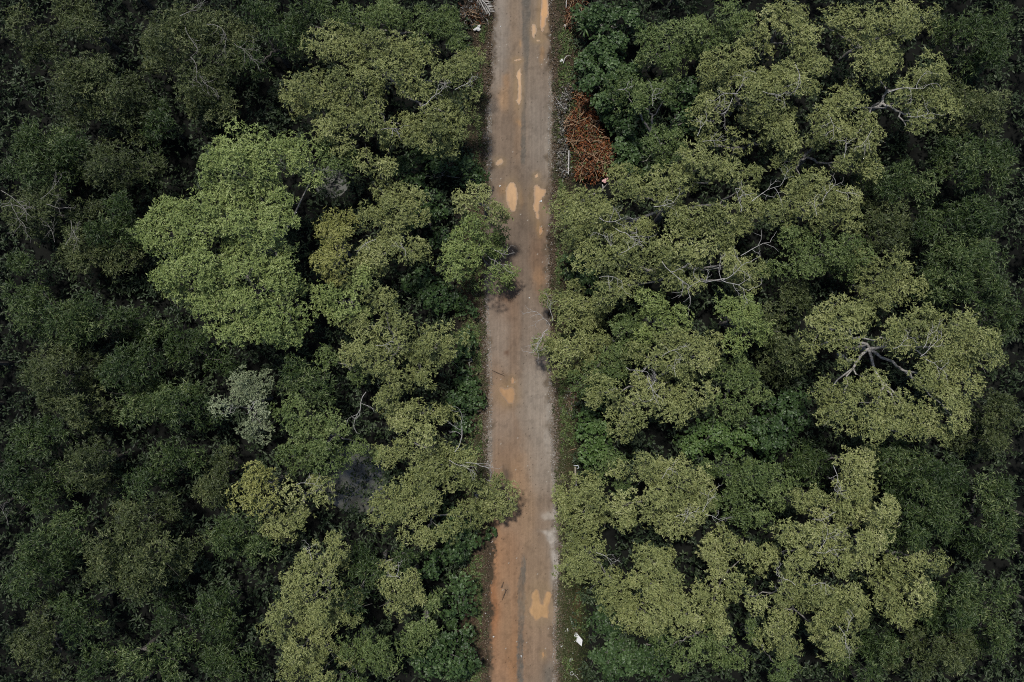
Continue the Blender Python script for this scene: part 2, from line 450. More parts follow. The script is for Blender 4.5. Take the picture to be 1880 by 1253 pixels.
def smooth_poly(pts, seed, sub=5, jit=0.8):
    """Catmull-Rom through the traced points with a little raggedness"""
    rng = np.random.default_rng(seed)
    p = np.array(pts, float); n = len(p); o = []
    for i in range(n):
        p0, p1, p2, p3 = p[i - 1], p[i], p[(i + 1) % n], p[(i + 2) % n]
        for t in np.arange(sub) / sub:
            o.append(0.5 * ((2 * p1) + (-p0 + p2) * t + (2 * p0 - 5 * p1 + 4 * p2 - p3) * t * t + (-p0 + 3 * p1 - 3 * p2 + p3) * t ** 3))
    o = np.array(o)
    return o + rng.normal(0, jit * 0.6, o.shape)


PUD = [(smooth_poly(p_, 100 + i), c, l) for i, (p_, c, l) in enumerate(PUDDLES)]


def build_road():
    step = 0.065
    xs = np.arange(-2.75, 4.05, step); ys = np.arange(-30, 30, step)
    X, Y = np.meshgrid(xs, ys)
    px = X * FPX / CAM_H + 940; py = 626.5 - Y * FPX / CAM_H
    c = paint_field(px, py, (126, 112, 96), STROKES, 7, 7.0)
    # long streaks left by wheels, then blotches and grain
    st = fbm(px / 3.2, py / 130, 61)[..., None]; bl = fbm(px / 16, py / 22, 67)[..., None]; fine = fbm(px / 2.0, py / 2.0, 71, 3)[..., None]
    c = c * (0.86 + 0.28 * st) * (0.86 + 0.28 * bl) * (0.84 + 0.32 * fine)
    # dark tar strip down the middle
    tx, tw, ts = interp_y(py, TAR)
    wob = 4.0 * (fbm(px / 9, py / 12, 73) - 0.5) + 4.5 * (fbm(px / 2.5, py / 3, 79) - 0.5)
    e = np.clip(1.0 - (np.abs(px - tx + wob) - tw / 2) / 2.2, 0, 1)
    w = (e * ts * (0.35 + 1.0 * fbm(px / 4, py / 9, 83)))[..., None].clip(0, 1)
    c = c * (1 - w) + alb(98, 91, 80) * (0.66 + 0.68 * fine) * w
    # mud halo round the puddles
    for poly, rgb, _ in PUD:
        m = poly.mean(0); r = np.abs(poly - m).max(0)
        d = ((px - m[0]) / (r[0] * 1.25 + 3)) ** 2 + ((py - m[1]) / (r[1] * 1.15 + 3)) ** 2
        w = (0.45 / (1 + d ** 3))[..., None]
        c = c * (1 - w) + alb(*(np.array(rgb) * 0.5 + np.array((60, 56, 46)))) * w
    # gravel shoulders either side, ragged edge
    l, r = interp_y(py, ROAD_EDGE)
    rag = 16 * (fbm(px / 26, py / 34, 91) - 0.5) + 9 * (fbm(px / 3, py / 3, 97) - 0.5) - 1
    dl = l - px + rag; dr = px - r + rag
    shoulder = np.clip(np.maximum(dl, dr) / 8.0, 0, 1)[..., None]
    gl = np.interp(py, [0, 180, 200, 300, 330, 480, 520, 640, 700, 780, 870, 930, 1000, 1253], [.1, .2, .9, .8, .2, .3, .6, .6, .5, 1, 1, .2, 0, 0])
    gr = np.interp(py, [0, 120, 160, 300, 340, 560, 640, 800, 950, 1050, 1253], [.1, .3, .7, .7, .1, .2, .6, 1, 1, .8, .7])
    lev = np.where(px < 955, gl, gr)[..., None]
    gcol = alb(132, 123, 110) * lev + alb(86, 70, 52) * (1 - lev)
    gcol = gcol * (0.55 + 0.9 * fbm(px / 1.8, py / 1.8, 101, 3)[..., None])
    c = c * (1 - shoulder) + gcol * shoulder
    tong = np.clip((np.maximum(l - px, px - r) + 9 + 40 * (fbm(px / 20, py / 16, 121) - .60)) / 7, 0, 1)[..., None] * .75
    c = c * (1 - tong) + alb(92, 78, 60) * (0.55 + 0.9 * fine) * tong * (.4 + .6 * lev) / (.4 + .6 * lev)
    rut = fbm(px / 2.2, py / 46, 127)[..., None]
    c = c * (0.90 + 0.20 * rut)
    mot = np.clip((fbm(px / 7, py / 9, 131) - .55) * 6, 0, 1)[..., None] * .16
    c = c * (1 - mot)
    # scattered bright and dark specks
    rng = np.random.default_rng(5)
    sp = rng.random(px.shape)
    c[sp > 0.9988] = alb(168, 158, 142)
    c[sp < 0.003] *= 0.45
    Z = 0.010 * (fbm(X * 2.0, Y * 0.5, 103) - 0.5) + 0.006 * (fbm(X * 6, Y * 6, 107) - 0.5)
    inside = np.zeros(px.shape, bool)
    for poly, _, _ in PUD:
        inside |= in_poly(px, py, poly)
    Z = np.where(inside, -0.012, Z)
    d = np.maximum(l - px, px - r) / 28.06
    edge_out = np.clip((d - 0.15) / 0.5, 0, 1)
    Z = Z - 0.10 * edge_out - 0.05 * np.clip((d - 0.55) / 0.2, 0, 1)
    nx = len(xs); ny = len(ys)
    wob_ = 0.7 * (fbm(px / 24, py / 34, 109) - 0.5) + 0.5 * (fbm(px / 4, py / 4, 113) - 0.5)
    fld = d + wob_ - (0.12 + 0.52 * lev[..., 0])
    keep = fld < 0
    blend = np.clip((fld + 0.34) / 0.30, 0, 1)[..., None] ** 1.3
    soil = alb(70, 58, 44) * (0.45 + 1.1 * fbm(px / 2.2, py / 2.2, 117, 3)[..., None])
    blend = np.clip(blend * (0.55 + 0.9 * fbm(px / 3, py / 3, 119)[..., None]), 0, 1) * (1 - .45 * lev)
    c = c * (1 - blend) + soil * blend
    Z = Z - 0.05 * np.clip((fld + 0.16) / 0.16, 0, 1)
    V = np.stack([X, Y, Z + 0.0], -1).reshape(-1, 3)
    i = np.arange(ny - 1)[:, None] * nx + np.arange(nx - 1)[None]
    kq = keep[:-1, :-1] & keep[1:, 1:] & keep[:-1, 1:] & keep[1:, :-1]
    i = i[kq]
    F_ = np.stack([i, i + 1, i + nx + 1, i + nx], -1)
    cc = np.concatenate([c.reshape(-1, 3).clip(0.004, 0.9), np.ones((nx * ny, 1))], 1)
    used = np.zeros(nx * ny, bool); used[F_.ravel()] = True
    remap = np.cumsum(used) - 1
    me = mesh_arrays("road", V[used], remap[F_], paint_mat("dusty worn road", 0.9, 0.16, 30.0, 0.35), color=cc[used], smooth=True)
    o = link("road", me)
    tag(o, "worn dusty dirt road with brown mud and grey gravel edges", "road", kind="structure")


build_road()

# muddy puddles: thin at the rim, so the road shows in the colour of the outer ring
PUDM = paint_mat("muddy puddle water", 0.45, 0.05, 5.0, 0.05)


def seg_dist(px, py, poly):
    best = np.full(px.shape, 1e9)
    for j in range(len(poly)):
        a = poly[j]; b_ = poly[(j + 1) % len(poly)]
        ab = b_ - a; t = np.clip(((px - a[0]) * ab[0] + (py - a[1]) * ab[1]) / max(ab @ ab, 1e-9), 0, 1)
        best = np.minimum(best, np.hypot(px - a[0] - t * ab[0], py - a[1] - t * ab[1]))
    return best


for i, (poly, rgb, label) in enumerate(PUD):
    s = S(0)
    cx, cy = poly.mean(0)
    c0 = W(cx, cy, 0.0)
    lo = poly.min(0) - 2; hi = poly.max(0) + 2
    gx = np.arange(lo[0], hi[0], .9); gy = np.arange(lo[1], hi[1], .9)
    X, Y = np.meshgrid(gx, gy)
    sd = seg_dist(X, Y, poly) * np.where(in_poly(X, Y, poly), 1, -1)
    sd = sd + 1.6 * (fbm(X / 3.0, Y / 4.0, 200 + i) - .5)
    soft = 2.2 + 7.0 * fbm(X / 12, Y / 12, 230 + i) ** 2
    k = np.clip((sd + .6) / np.minimum(soft, 1.2 + .45 * max(sd.max(), .5)), 0, 1)[..., None]
    mudc = np.array(rgb) * .74 + np.array((168, 138, 106)) * .26
    tone = (.80 + .36 * fbm(X / 5, Y / 11, 260 + i))[..., None]
    col = alb(134, 112, 90) * (1 - k) + alb(*mudc) * tone * k
    keep = sd > -.6
    nx = len(gx)
    I = np.arange(len(gy) - 1)[:, None] * nx + np.arange(nx - 1)[None]
    kq = keep[:-1, :-1] & keep[1:, 1:] & keep[:-1, 1:] & keep[1:, :-1]
    I = I[kq]
    F_ = np.stack([I, I + nx, I + nx + 1, I + 1], -1)
    used = np.zeros(X.size, bool); used[F_.ravel()] = True
    remap = np.cumsum(used) - 1
    V = np.column_stack([(X.ravel() - cx) * s, -(Y.ravel() - cy) * s, np.zeros(X.size)])[used]
    cc = np.concatenate([col.reshape(-1, 3), np.ones((X.size, 1))], 1)[used]
    o = link("puddle", mesh_arrays("puddle", V, remap[F_], PUDM, color=cc), loc=(c0[0], c0[1], 0.007))
    tag(o, label, "puddle", "muddy puddles on the road")

# ------------------------------------------------------------------ foliage
SPEC = {
    #           leaf L, W,    clump r, sprigs/lump, leaves/sprig, spread angle range, lumps, flatness
    'olive':  dict(L=.158, Wd=.058, r=.72, lumps=9, sprigs=11, per=6, a0=35, a1=95, mat='olive'),
    'fresh':  dict(L=.168, Wd=.062, r=.74, lumps=9, sprigs=11, per=6, a0=35, a1=95, mat='fresh'),
    'mid':    dict(L=.162, Wd=.060, r=.72, lumps=9, sprigs=10, per=6, a0=35, a1=95, mat='mid'),
    'yellow': dict(L=.165, Wd=.060, r=.70, lumps=8, sprigs=9, per=6, a0=35, a1=95, mat='yellow'),
    'pale':   dict(L=.150, Wd=.055, r=.62, lumps=8, sprigs=9, per=6, a0=30, a1=95, mat='pale'),
    'dark':   dict(L=.250, Wd=.056, r=.78, lumps=8, sprigs=9, per=6, a0=25, a1=88, mat='dark'),
    'darkolive': dict(L=.200, Wd=.058, r=.74, lumps=8, sprigs=9, per=6, a0=30, a1=90, mat='darkolive'),
    'round':  dict(L=.190, Wd=.165, r=.62, lumps=7, sprigs=6, per=4, a0=65, a1=100, mat='round'),
    'roundbright': dict(L=.175, Wd=.15, r=.58, lumps=7, sprigs=6, per=4, a0=60, a1=105, mat='roundbright'),
}


def leaf_arrays(cent, axis, per, L, Wd, a0, a1, rng, fold=0.22, tint_c=None, lvar=0.3):
    """rosettes of kite-shaped, folded leaves -> verts, tris, tint (per face)"""
    n = len(cent)
    c = np.repeat(cent, per, 0); ax = np.repeat(axis, per, 0)
    m = n * per
    al = np.radians(rng.uniform(a0, a1, m))
    az = rng.uniform(0, 2 * np.pi, m)
    ref = np.where(np.abs(ax[:, 2:3]) < 0.95, np.array([[0, 0, 1.0]]), np.array([[1.0, 0, 0]]))
    u = norm(np.cross(ax, ref)); v = np.cross(ax, u)
    d = ax * np.cos(al)[:, None] + (u * np.cos(az)[:, None] + v * np.sin(az)[:, None]) * np.sin(al)[:, None]
    d = norm(d + rng.normal(0, .12, d.shape))
    ax2 = ax + np.array([0, 0, .5])
    nr = norm(ax2 - (ax2 * d).sum(1, keepdims=True) * d + rng.normal(0, .22, d.shape))
    w = norm(np.cross(d, nr))
    ll = (L * np.clip(rng.normal(1, lvar * .9, m), .45, 1.8))[:, None]; ww = (Wd * rng.uniform(.8, 1.2, m))[:, None]
    b = c + d * ll * 0.10
    mid = c + d * ll * 0.55
    tip = c + d * ll * 1.05 - nr * ll * 0.12
    s1 = mid + w * ww * .5 + nr * ww * fold; s2 = mid - w * ww * .5 + nr * ww * fold
    V = np.stack([b, s1, tip, s2], 1).reshape(-1, 3)
    k = np.arange(m)[:, None] * 4
    F_ = np.stack([k + [0, 1, 2], k + [0, 2, 3]], 1).reshape(-1, 3)
    t = rng.beta(1.7, 2.2, m)
    if tint_c is not None:
        t = 0.62 * t + 0.38 * np.repeat(tint_c, per)
    return V, F_, np.repeat(t, 2)


def clump_leaves(C, R, sp, rng, dens=1.0, flat=0.72):
    """leafy clumps at centres C with radii R: lumps on a dome, sprigs on the lumps, leaves on the sprigs"""
    nl = sp['lumps']; M_ = len(C)
    ct = rng.uniform(0.15, 0.85, M_)
    # lumps, spread over the upper two thirds of each clump
    z = rng.uniform(-0.15, 1.0, (M_, nl)); a = rng.uniform(0, 2 * np.pi, (M_, 1)) + np.arange(nl)[None] * 2.39996 + rng.normal(0, .3, (M_, nl))
    rr = np.sqrt(np.maximum(0, 1 - z * z))
    dirs = np.stack([rr * np.cos(a), rr * np.sin(a), z], -1)
    lc = C[:, None] + dirs * R[:, None, None] * np.array([.78, .78, .78 * flat]) * rng.uniform(.8, 1.12, (M_, nl, 1))
    lr = R[:, None] * rng.uniform(.36, .56, (M_, nl))
    lc = lc.reshape(-1, 3); lr = lr.reshape(-1); ld = dirs.reshape(-1, 3)
    lt = np.repeat(ct, nl) + rng.normal(0, .12, len(lc))
    ns = max(2, int(round(sp['sprigs'] * dens)))
    n = len(lc)
    z = rng.uniform(-0.3, 1.0, (n, ns)); a = rng.uniform(0, 2 * np.pi, (n, ns)); rr = np.sqrt(1 - z * z)
    sd = np.stack([rr * np.cos(a), rr * np.sin(a), z], -1)
    sc = lc[:, None] + sd * lr[:, None, None] * np.array([1, 1, .8]) * (.6 + .75 * rng.random((n, ns, 1)) ** 1.6)
    ax = norm(sd + 0.45 * ld[:, None] + np.array([0, 0, .55]))
    return leaf_arrays(sc.reshape(-1, 3), ax.reshape(-1, 3), sp['per'], sp['L'], sp['Wd'], sp['a0'], sp['a1'], rng, tint_c=np.repeat(lt, ns).clip(0, 1))


def bare_twigs(tb, p, ang, length, rng, depth=0, rise=0.25, r0=None):
    r0 = r0 if r0 is not None else 0.007 + 0.008 * length
    n = 5
    pts = [np.array(p, float)]; a = ang
    for k in range(n):
        a += rng.normal(0, .28)
        pts.append(pts[-1] + np.array([math.cos(a), math.sin(a), rise * rng.uniform(.2, 1.2)]) * length / n)
    tb.add(pts, np.linspace(r0, r0 * .4, n + 1))
    if depth < 2:
        for k in range(2, n + 1):
            if depth and rng.random() < .45: continue
            for q in range(1):
                bare_twigs(tb, pts[k], a + rng.choice([-1, 1]) * rng.uniform(.4, 1.1), length * rng.uniform(.35, .6), rng, depth + 1, rise * .8, r0 * .6)


N_TREE = [0]


def tree(sp_name, ztop, lobes, label, name="forest_tree", cat="tree", group=None, base=None, holes=(), bare=(), gap=.10, dome=1.25, dens=1.0, bark='bark', space=1.12):
    """lobes: (px, py, rx, ry) crown lobes as the photo shows them; ztop: height of the crown top in metres."""
    N_TREE[0] += 1
    rng = np.random.default_rng(1000 + N_TREE[0] * 13)
    sp = SPEC[sp_name]
    zc = ztop - 0.7
    s = S(zc)
    LB = np.array([[(l[0] - 940) * s, (626.5 - l[1]) * s, l[2] * s, l[3] * s] for l in lobes])
    HB = np.array([[(l[0] - 940) * s, (626.5 - l[1]) * s, l[2] * s, l[3] * s] for l in holes]).reshape(-1, 4)
    cen = (LB[:, :2] * (LB[:, 2:3] * LB[:, 3:4])).sum(0) / (LB[:, 2] * LB[:, 3]).sum()
    if base is not None:
        bw = W(base[0], base[1], zc * .55)[:2]
    else:
        bw = cen
    gz = float(ground_z(np.array([bw[0]]), np.array([bw[1]]))[0]) - 0.05
    rad = np.abs(LB[:, :2] - cen).max() + LB[:, 2:].max()
    # dart-throw clump centres
    rc = sp['r']
    P = []; Pl = []; Pr = []
    for li, (x, y, rx, ry) in enumerate(LB):
        area = math.pi * rx * ry
        tries = int(area / (rc * rc) * 22) + 10
        q = rng.uniform(-1, 1, (tries, 2))
        for a, b_ in q:
            dd = a * a + b_ * b_
            if dd > 1.0: continue
            xx = x + a * max(rx - rc * .75, rx * .35); yy = y + b_ * max(ry - rc * .75, ry * .35)
            if len(HB) and ((((xx - HB[:, 0]) / HB[:, 2]) ** 2 + ((yy - HB[:, 1]) / HB[:, 3]) ** 2) < 1).any(): continue
            if P:
                pa = np.array(P)
                if ((pa[:, 0] - xx) ** 2 + (pa[:, 1] - yy) ** 2).min() < (rc * space) ** 2: continue
            P.append((xx, yy)); Pl.append(li); Pr.append(dd)
    P = np.array(P); Pl = np.array(Pl); Pr = np.array(Pr)
    if len(P) > 5:
        k = rng.random(len(P)) > gap
        P, Pl, Pr = P[k], Pl[k], Pr[k]
    lobe_z = rng.uniform(-.7, .25, len(LB)) * min(1.0, len(LB) / 3)
    gd = np.linalg.norm(P - cen, axis=1) / rad
    z = ztop - 0.55 + lobe_z[Pl] - dome * (1.1 * Pr + 0.9 * gd ** 2) + rng.normal(0, .32, len(P))
    z = np.maximum(z, 0.5)
    R = rc * rng.uniform(.78, 1.2, len(P))
    C = np.column_stack([P, z])
    # smaller, lower filler clumps so that crown gaps are deep rather than empty
    nf = int(len(P) * 0.6)
    if nf and ztop > 3:
        fi = rng.integers(0, len(P), nf)
        fc = C[fi] + np.column_stack([rng.normal(0, .45, nf), rng.normal(0, .45, nf), -rng.uniform(.7, 1.5, nf)])
        fc[:, 2] = np.maximum(fc[:, 2], .4)
        if len(HB):
            ok = np.array([not ((((f[0] - HB[:, 0]) / HB[:, 2]) ** 2 + ((f[1] - HB[:, 1]) / HB[:, 3]) ** 2) < 1).any() for f in fc])
            fc = fc[ok]
        Rf = rc * rng.uniform(.55, .85, len(fc))
    else:
        fc = np.zeros((0, 3)); Rf = np.zeros(0)
    root = empty(name, (bw[0], bw[1], gz))
    tag(root, label, cat, group)
    org = np.array([bw[0], bw[1], gz])
    Va, Fa, Ta = clump_leaves(C - org, R, sp, rng, dens)
    if len(fc):
        Vb, Fb, Tb = clump_leaves(fc - org, Rf, sp, rng, dens * .5)
        Va = np.concatenate([Va, Vb]); Fa = np.concatenate([Fa, Fb + len(Va) - len(Vb)]); Ta = np.concatenate([Ta, Tb])
    link("crown", mesh_arrays("crown", Va, Fa, M[sp['mat']], tint=Ta), root)
    # trunk and limbs
    bm = M[bark]
    rt = 0.03 + 0.015 * ztop + 0.004 * rad
    fork_z = (ztop - gz) * (0.38 if ztop > 3 else 0.18)
    tb = Tubes(7)
    lean = rng.normal(0, .15, 2)
    fork = np.array([lean[0], lean[1], fork_z])
    tb.add(wobble_path((0, 0, -.1), fork, 5, .03, rng), np.linspace(rt * 1.35, rt, 5))
    link("trunk", tb.mesh("trunk", bm), root)
    lob = [li for li in range(len(LB)) if (Pl == li).any()]
    angs = {li: math.atan2(*(C[Pl == li].mean(0) - org - fork)[[1, 0]]) for li in lob}
    ng = min(len(lob), 5 if len(lob) > 9 else 3)
    lob.sort(key=lambda q: angs[q])
    for grp in np.array_split(np.array(lob), ng):
        if not len(grp): continue
        tg = [C[Pl == li].mean(0) - org - np.array([0, 0, 1.15]) for li in grp]
        lb = Tubes(6)
        far = max(np.linalg.norm(t_[:2] - fork[:2]) for t_ in tg)
        mid = fork + (np.mean(tg, 0) - fork) * (.55 if len(grp) > 1 else .5)
        mid[2] = max(mid[2], fork_z * 1.05)
        main = wobble_path(fork + rng.normal(0, .02, 3), mid, 6, .07, rng, sag=-.1)
        lb.add(main, np.linspace(rt * .58, rt * .42, 6))
        limb = link("limb", lb.mesh("limb", bm), root)
        for li, tgt in zip(grp, tg):
            tgt[2] = max(tgt[2], fork_z * 1.05)
            br = Tubes(4)
            path = wobble_path(main[-1] if rng.random() < .7 else main[-2], tgt, 6, .08, rng, sag=-.05)
            br.add(path, np.linspace(rt * .38, rt * .18, 6))
            for j in np.where(Pl == li)[0]:
                e = C[j] - org - np.array([0, 0, R[j] * .15])
                pp = wobble_path(path[rng.integers(2, 6)], e, 5, .05, rng, sag=.05)
                br.add(pp, np.linspace(rt * .19, .010, 5))
                for q in range(2):
                    e2 = e + rng.normal(0, 1, 3) * R[j] * np.array([.6, .6, .35]) + np.array([0, 0, R[j] * .4])
                    br.add(wobble_path(pp[3], e2, 4, .03, rng), np.linspace(.013, .005, 4))
            link("branch", br.mesh("branch", bm), limb)
    for bb in bare:
        if sp_name.startswith('dark') and bb[3] < 1.1: continue
        bx, by, ang, ln = bb[:4]
        tw = Tubes(4)
        zz = ztop - 0.42 if len(bb) < 5 else bb[4]
        bare_twigs(tw, W(bx, by, zz) - org, math.radians(ang), ln, rng, rise=.12)
        o = link("bare_branch", tw.mesh("bare_branch", M['bark' if sp_name.startswith('dark') else 'deadwood']), root)
        o["label"] = "bleached leafless branch showing above the leaves"
    return root


WESTB = "leafy trees on the left side of the road"
EASTB = "leafy trees on the right side of the road"
WESTD = "dark green trees in the left of the forest"
EASTD = "dark green trees in the right of the forest"
SHRUB = "low shrubs and small trees under the canopy"

# ---- left side, lit trees beside the road and further in
tree('fresh', 8.2, [(455, 300, 112, 78), (545, 300, 34, 60), (300, 425, 78, 62), (395, 390, 92, 75), (470, 405, 88, 78), (345, 500, 90, 62), (440, 520, 108, 90), (500, 590, 60, 58), (420, 600, 62, 40)],
     "largest bright green tree, broad dense crown standing out among dark trees", group=WESTB, gap=.03, dome=1.2)
tree('olive', 7.4, [(548, 150, 52, 50), (610, 68, 60, 36), (690, 62, 70, 36), (640, 150, 68, 55), (730, 115, 72, 55), (805, 125, 70, 60), (852, 158, 36, 38), (615, 232, 62, 46), (700, 210, 60, 46), (795, 225, 72, 46), (840, 205, 34, 34)],
     "wide olive green tree whose crown reaches the road's upper left edge", group=WESTB, base=(690, 120), bare=[(775, 195, -20, 1.6), (835, 165, 15, 1.2), (700, 238, 10, 1.0)], holes=[(740, 95, 8, 9), (745, 255, 22, 18)])
tree('olive', 6.4, [(680, 298, 50, 33)], "small round olive tree alone above the split-crowned olive tree", group=WESTB)
tree('mid', 6.2, [(615, 300, 40, 30), (590, 270, 26, 20)], "small green tree tucked between the bright green tree and the wide olive tree", group=WESTB)
tree('olive', 6.8, [(712, 355, 48, 36), (750, 375, 45, 40), (690, 405, 45, 42), (720, 455, 62, 40), (665, 470, 40, 36)],
     "ragged olive tree with a greyish flowering tip facing the road gap", group=WESTB, bare=[(745, 470, 80, .9), (690, 440, 200, .9)], gap=.18)
tree('yellow', 6.6, [(612, 420, 40, 50), (605, 480, 40, 46)], "yellowish green tree pressed against the large bright green tree", group=WESTB)
tree('fresh', 6.3, [(598, 545, 42, 50), (640, 560, 30, 36), (655, 510, 30, 26)], "fresh green tree just below the yellowish tree", group=WESTB)
tree('olive', 6.2, [(870, 362, 42, 30), (905, 385, 36, 30)], "olive crown at the road edge beside the oval puddle", group=WESTB, gap=.05)
tree('fresh', 5.6, [(862, 425, 46, 42), (845, 470, 34, 34), (835, 492, 20, 22)], "bright light green roadside tree beneath the olive crown at the puddle", group=WESTB, gap=.04)
tree('fresh', 3.2, [(922, 425, 36, 28), (905, 452, 26, 20), (912, 484, 24, 20), (938, 505, 24, 16), (908, 508, 20, 14)], "thin green tree leaning far out over the road", group=WESTB, base=(880, 460), bare=[(900, 455, -20, 1.2), (895, 470, -50, 1.4)], gap=.12, dome=.5)
tree('olive', 7.2, [(690, 545, 40, 26), (655, 600, 42, 36), (715, 595, 48, 34), (660, 655, 48, 40), (735, 640, 45, 40), (795, 635, 40, 45), (775, 690, 36, 32), (715, 690, 40, 30), (705, 732, 34, 26)],
     "olive tree with lobed crown, road's pale gravel edge off its right side", group=WESTB, bare=[(672, 720, 235, 1.8, 5.2), (690, 635, 0, 1.0)], holes=[(700, 660, 12, 12), (745, 670, 9, 9)])
tree('pale', 6.2, [(440, 715, 46, 36), (408, 748, 28, 30), (460, 745, 24, 26), (452, 790, 28, 34)], "small pale grey-green tree, the whitest crown in the forest", group=WESTB, bare=[(405, 760, 30, .8), (455, 760, 60, .8)], gap=.02)
tree('mid', 6.0, [(555, 770, 58, 50), (600, 800, 46, 42), (540, 840, 50, 36), (640, 815, 34, 34), (600, 850, 44, 26)], "rounded grass-green tree right of the pale grey-green tree", group=WESTB, gap=.03)
tree('dark', 5.6, [(545, 690, 46, 38), (590, 720, 30, 28)], "dim green tree right above the rounded grass-green tree", group=WESTB)
tree('yellow', 6.6, [(460, 885, 34, 32), (448, 915, 32, 26), (485, 920, 36, 34)], "yellowest crown of all, beside the swamp water", group=WESTB, gap=.02)
tree('olive', 6.0, [(530, 915, 40, 32), (580, 915, 32, 34), (545, 945, 40, 26), (505, 980, 38, 18)], "sparse olive tree between the yellowest crown and the swamp", group=WESTB, bare=[(545, 890, 20, 1.2)], gap=.14)
tree('olive', 7.0, [(725, 800, 42, 36), (775, 800, 42, 32), (715, 845, 34, 36), (790, 850, 46, 40), (845, 870, 48, 44), (765, 905, 50, 40)],
     "olive-green roadside tree with bleached branches facing the gravel shoulder", group=WESTB, bare=[(835, 830, 60, 1.7), (855, 850, 20, 1.5), (825, 845, -70, 1.4)])
tree('olive', 4.0, [(912, 905, 36, 42), (895, 940, 34, 34), (925, 940, 22, 26)], "small olive crown hanging over the road above the orange mud", group=WESTB, base=(870, 915), gap=.03)
tree('olive', 6.2, [(715, 940, 54, 38), (700, 965, 34, 26), (785, 985, 50, 30), (850, 965, 42, 26), (770, 950, 34, 28)], "low lobed olive tree directly below the tree with bleached branches", group=WESTB, gap=.10)
tree('olive', 7.0, [(575, 1035, 55, 36), (545, 1070, 42, 34), (600, 1075, 40, 34), (520, 1120, 44, 40), (585, 1115, 36, 34), (495, 1165, 26, 26), (620, 1160, 42, 38), (560, 1150, 34, 26)],
     "tall ragged olive tree at the lower left, dark clearing beside it", group=WESTB, bare=[(572, 1028, 110, .9)], holes=[(563, 1128, 13, 16), (545, 1175, 12, 10)])
tree('olive', 6.4, [(738, 1080, 42, 36), (745, 1115, 42, 34)], "round olive crown with a grey twiggy top", group=WESTB, bare=[(728, 1058, 60, .8), (735, 1062, 150, .7)], gap=.0)
tree('mid', 5.4, [(790, 1130, 34, 30), (770, 1165, 36, 26), (745, 1190, 40, 30)], "green tree leaning below the round olive crown", group=WESTB)
tree('olive', 6.8, [(555, 1200, 58, 46), (530, 1240, 40, 40), (600, 1245, 50, 30)], "dense olive tree cut by the picture's bottom edge", group=WESTB, gap=.02)
tree('mid', 5.8, [(660, 1205, 50, 30), (690, 1235, 52, 32), (640, 1262, 60, 26)], "green tree between the dense olive tree and the round-leaved roadside shrubs", group=WESTB)
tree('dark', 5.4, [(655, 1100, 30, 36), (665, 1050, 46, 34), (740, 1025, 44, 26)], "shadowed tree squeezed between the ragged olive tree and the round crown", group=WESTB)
tree('mid', 6.2, [(700, 15, 60, 34), (770, 25, 50, 34), (640, 10, 44, 26)], "green tree at the top edge above the wide olive tree", group=WESTB, gap=.08)
tree('mid', 5.4, [(835, 55, 38, 34), (850, 95, 34, 26), (815, 20, 34, 26)], "small green tree beside the heap of dead fronds by the road", group=WESTB)
tree('mid', 5.6, [(640, 690, 24, 18), (600, 660, 26, 22)], "little dim tree left of the lobed olive tree's foot", group=WESTB)
tree('olive', 5.4, [(745, 765, 52, 24), (790, 760, 34, 22)], "low olive crown between the lobed tree and the bleached-branch tree", group=WESTB)

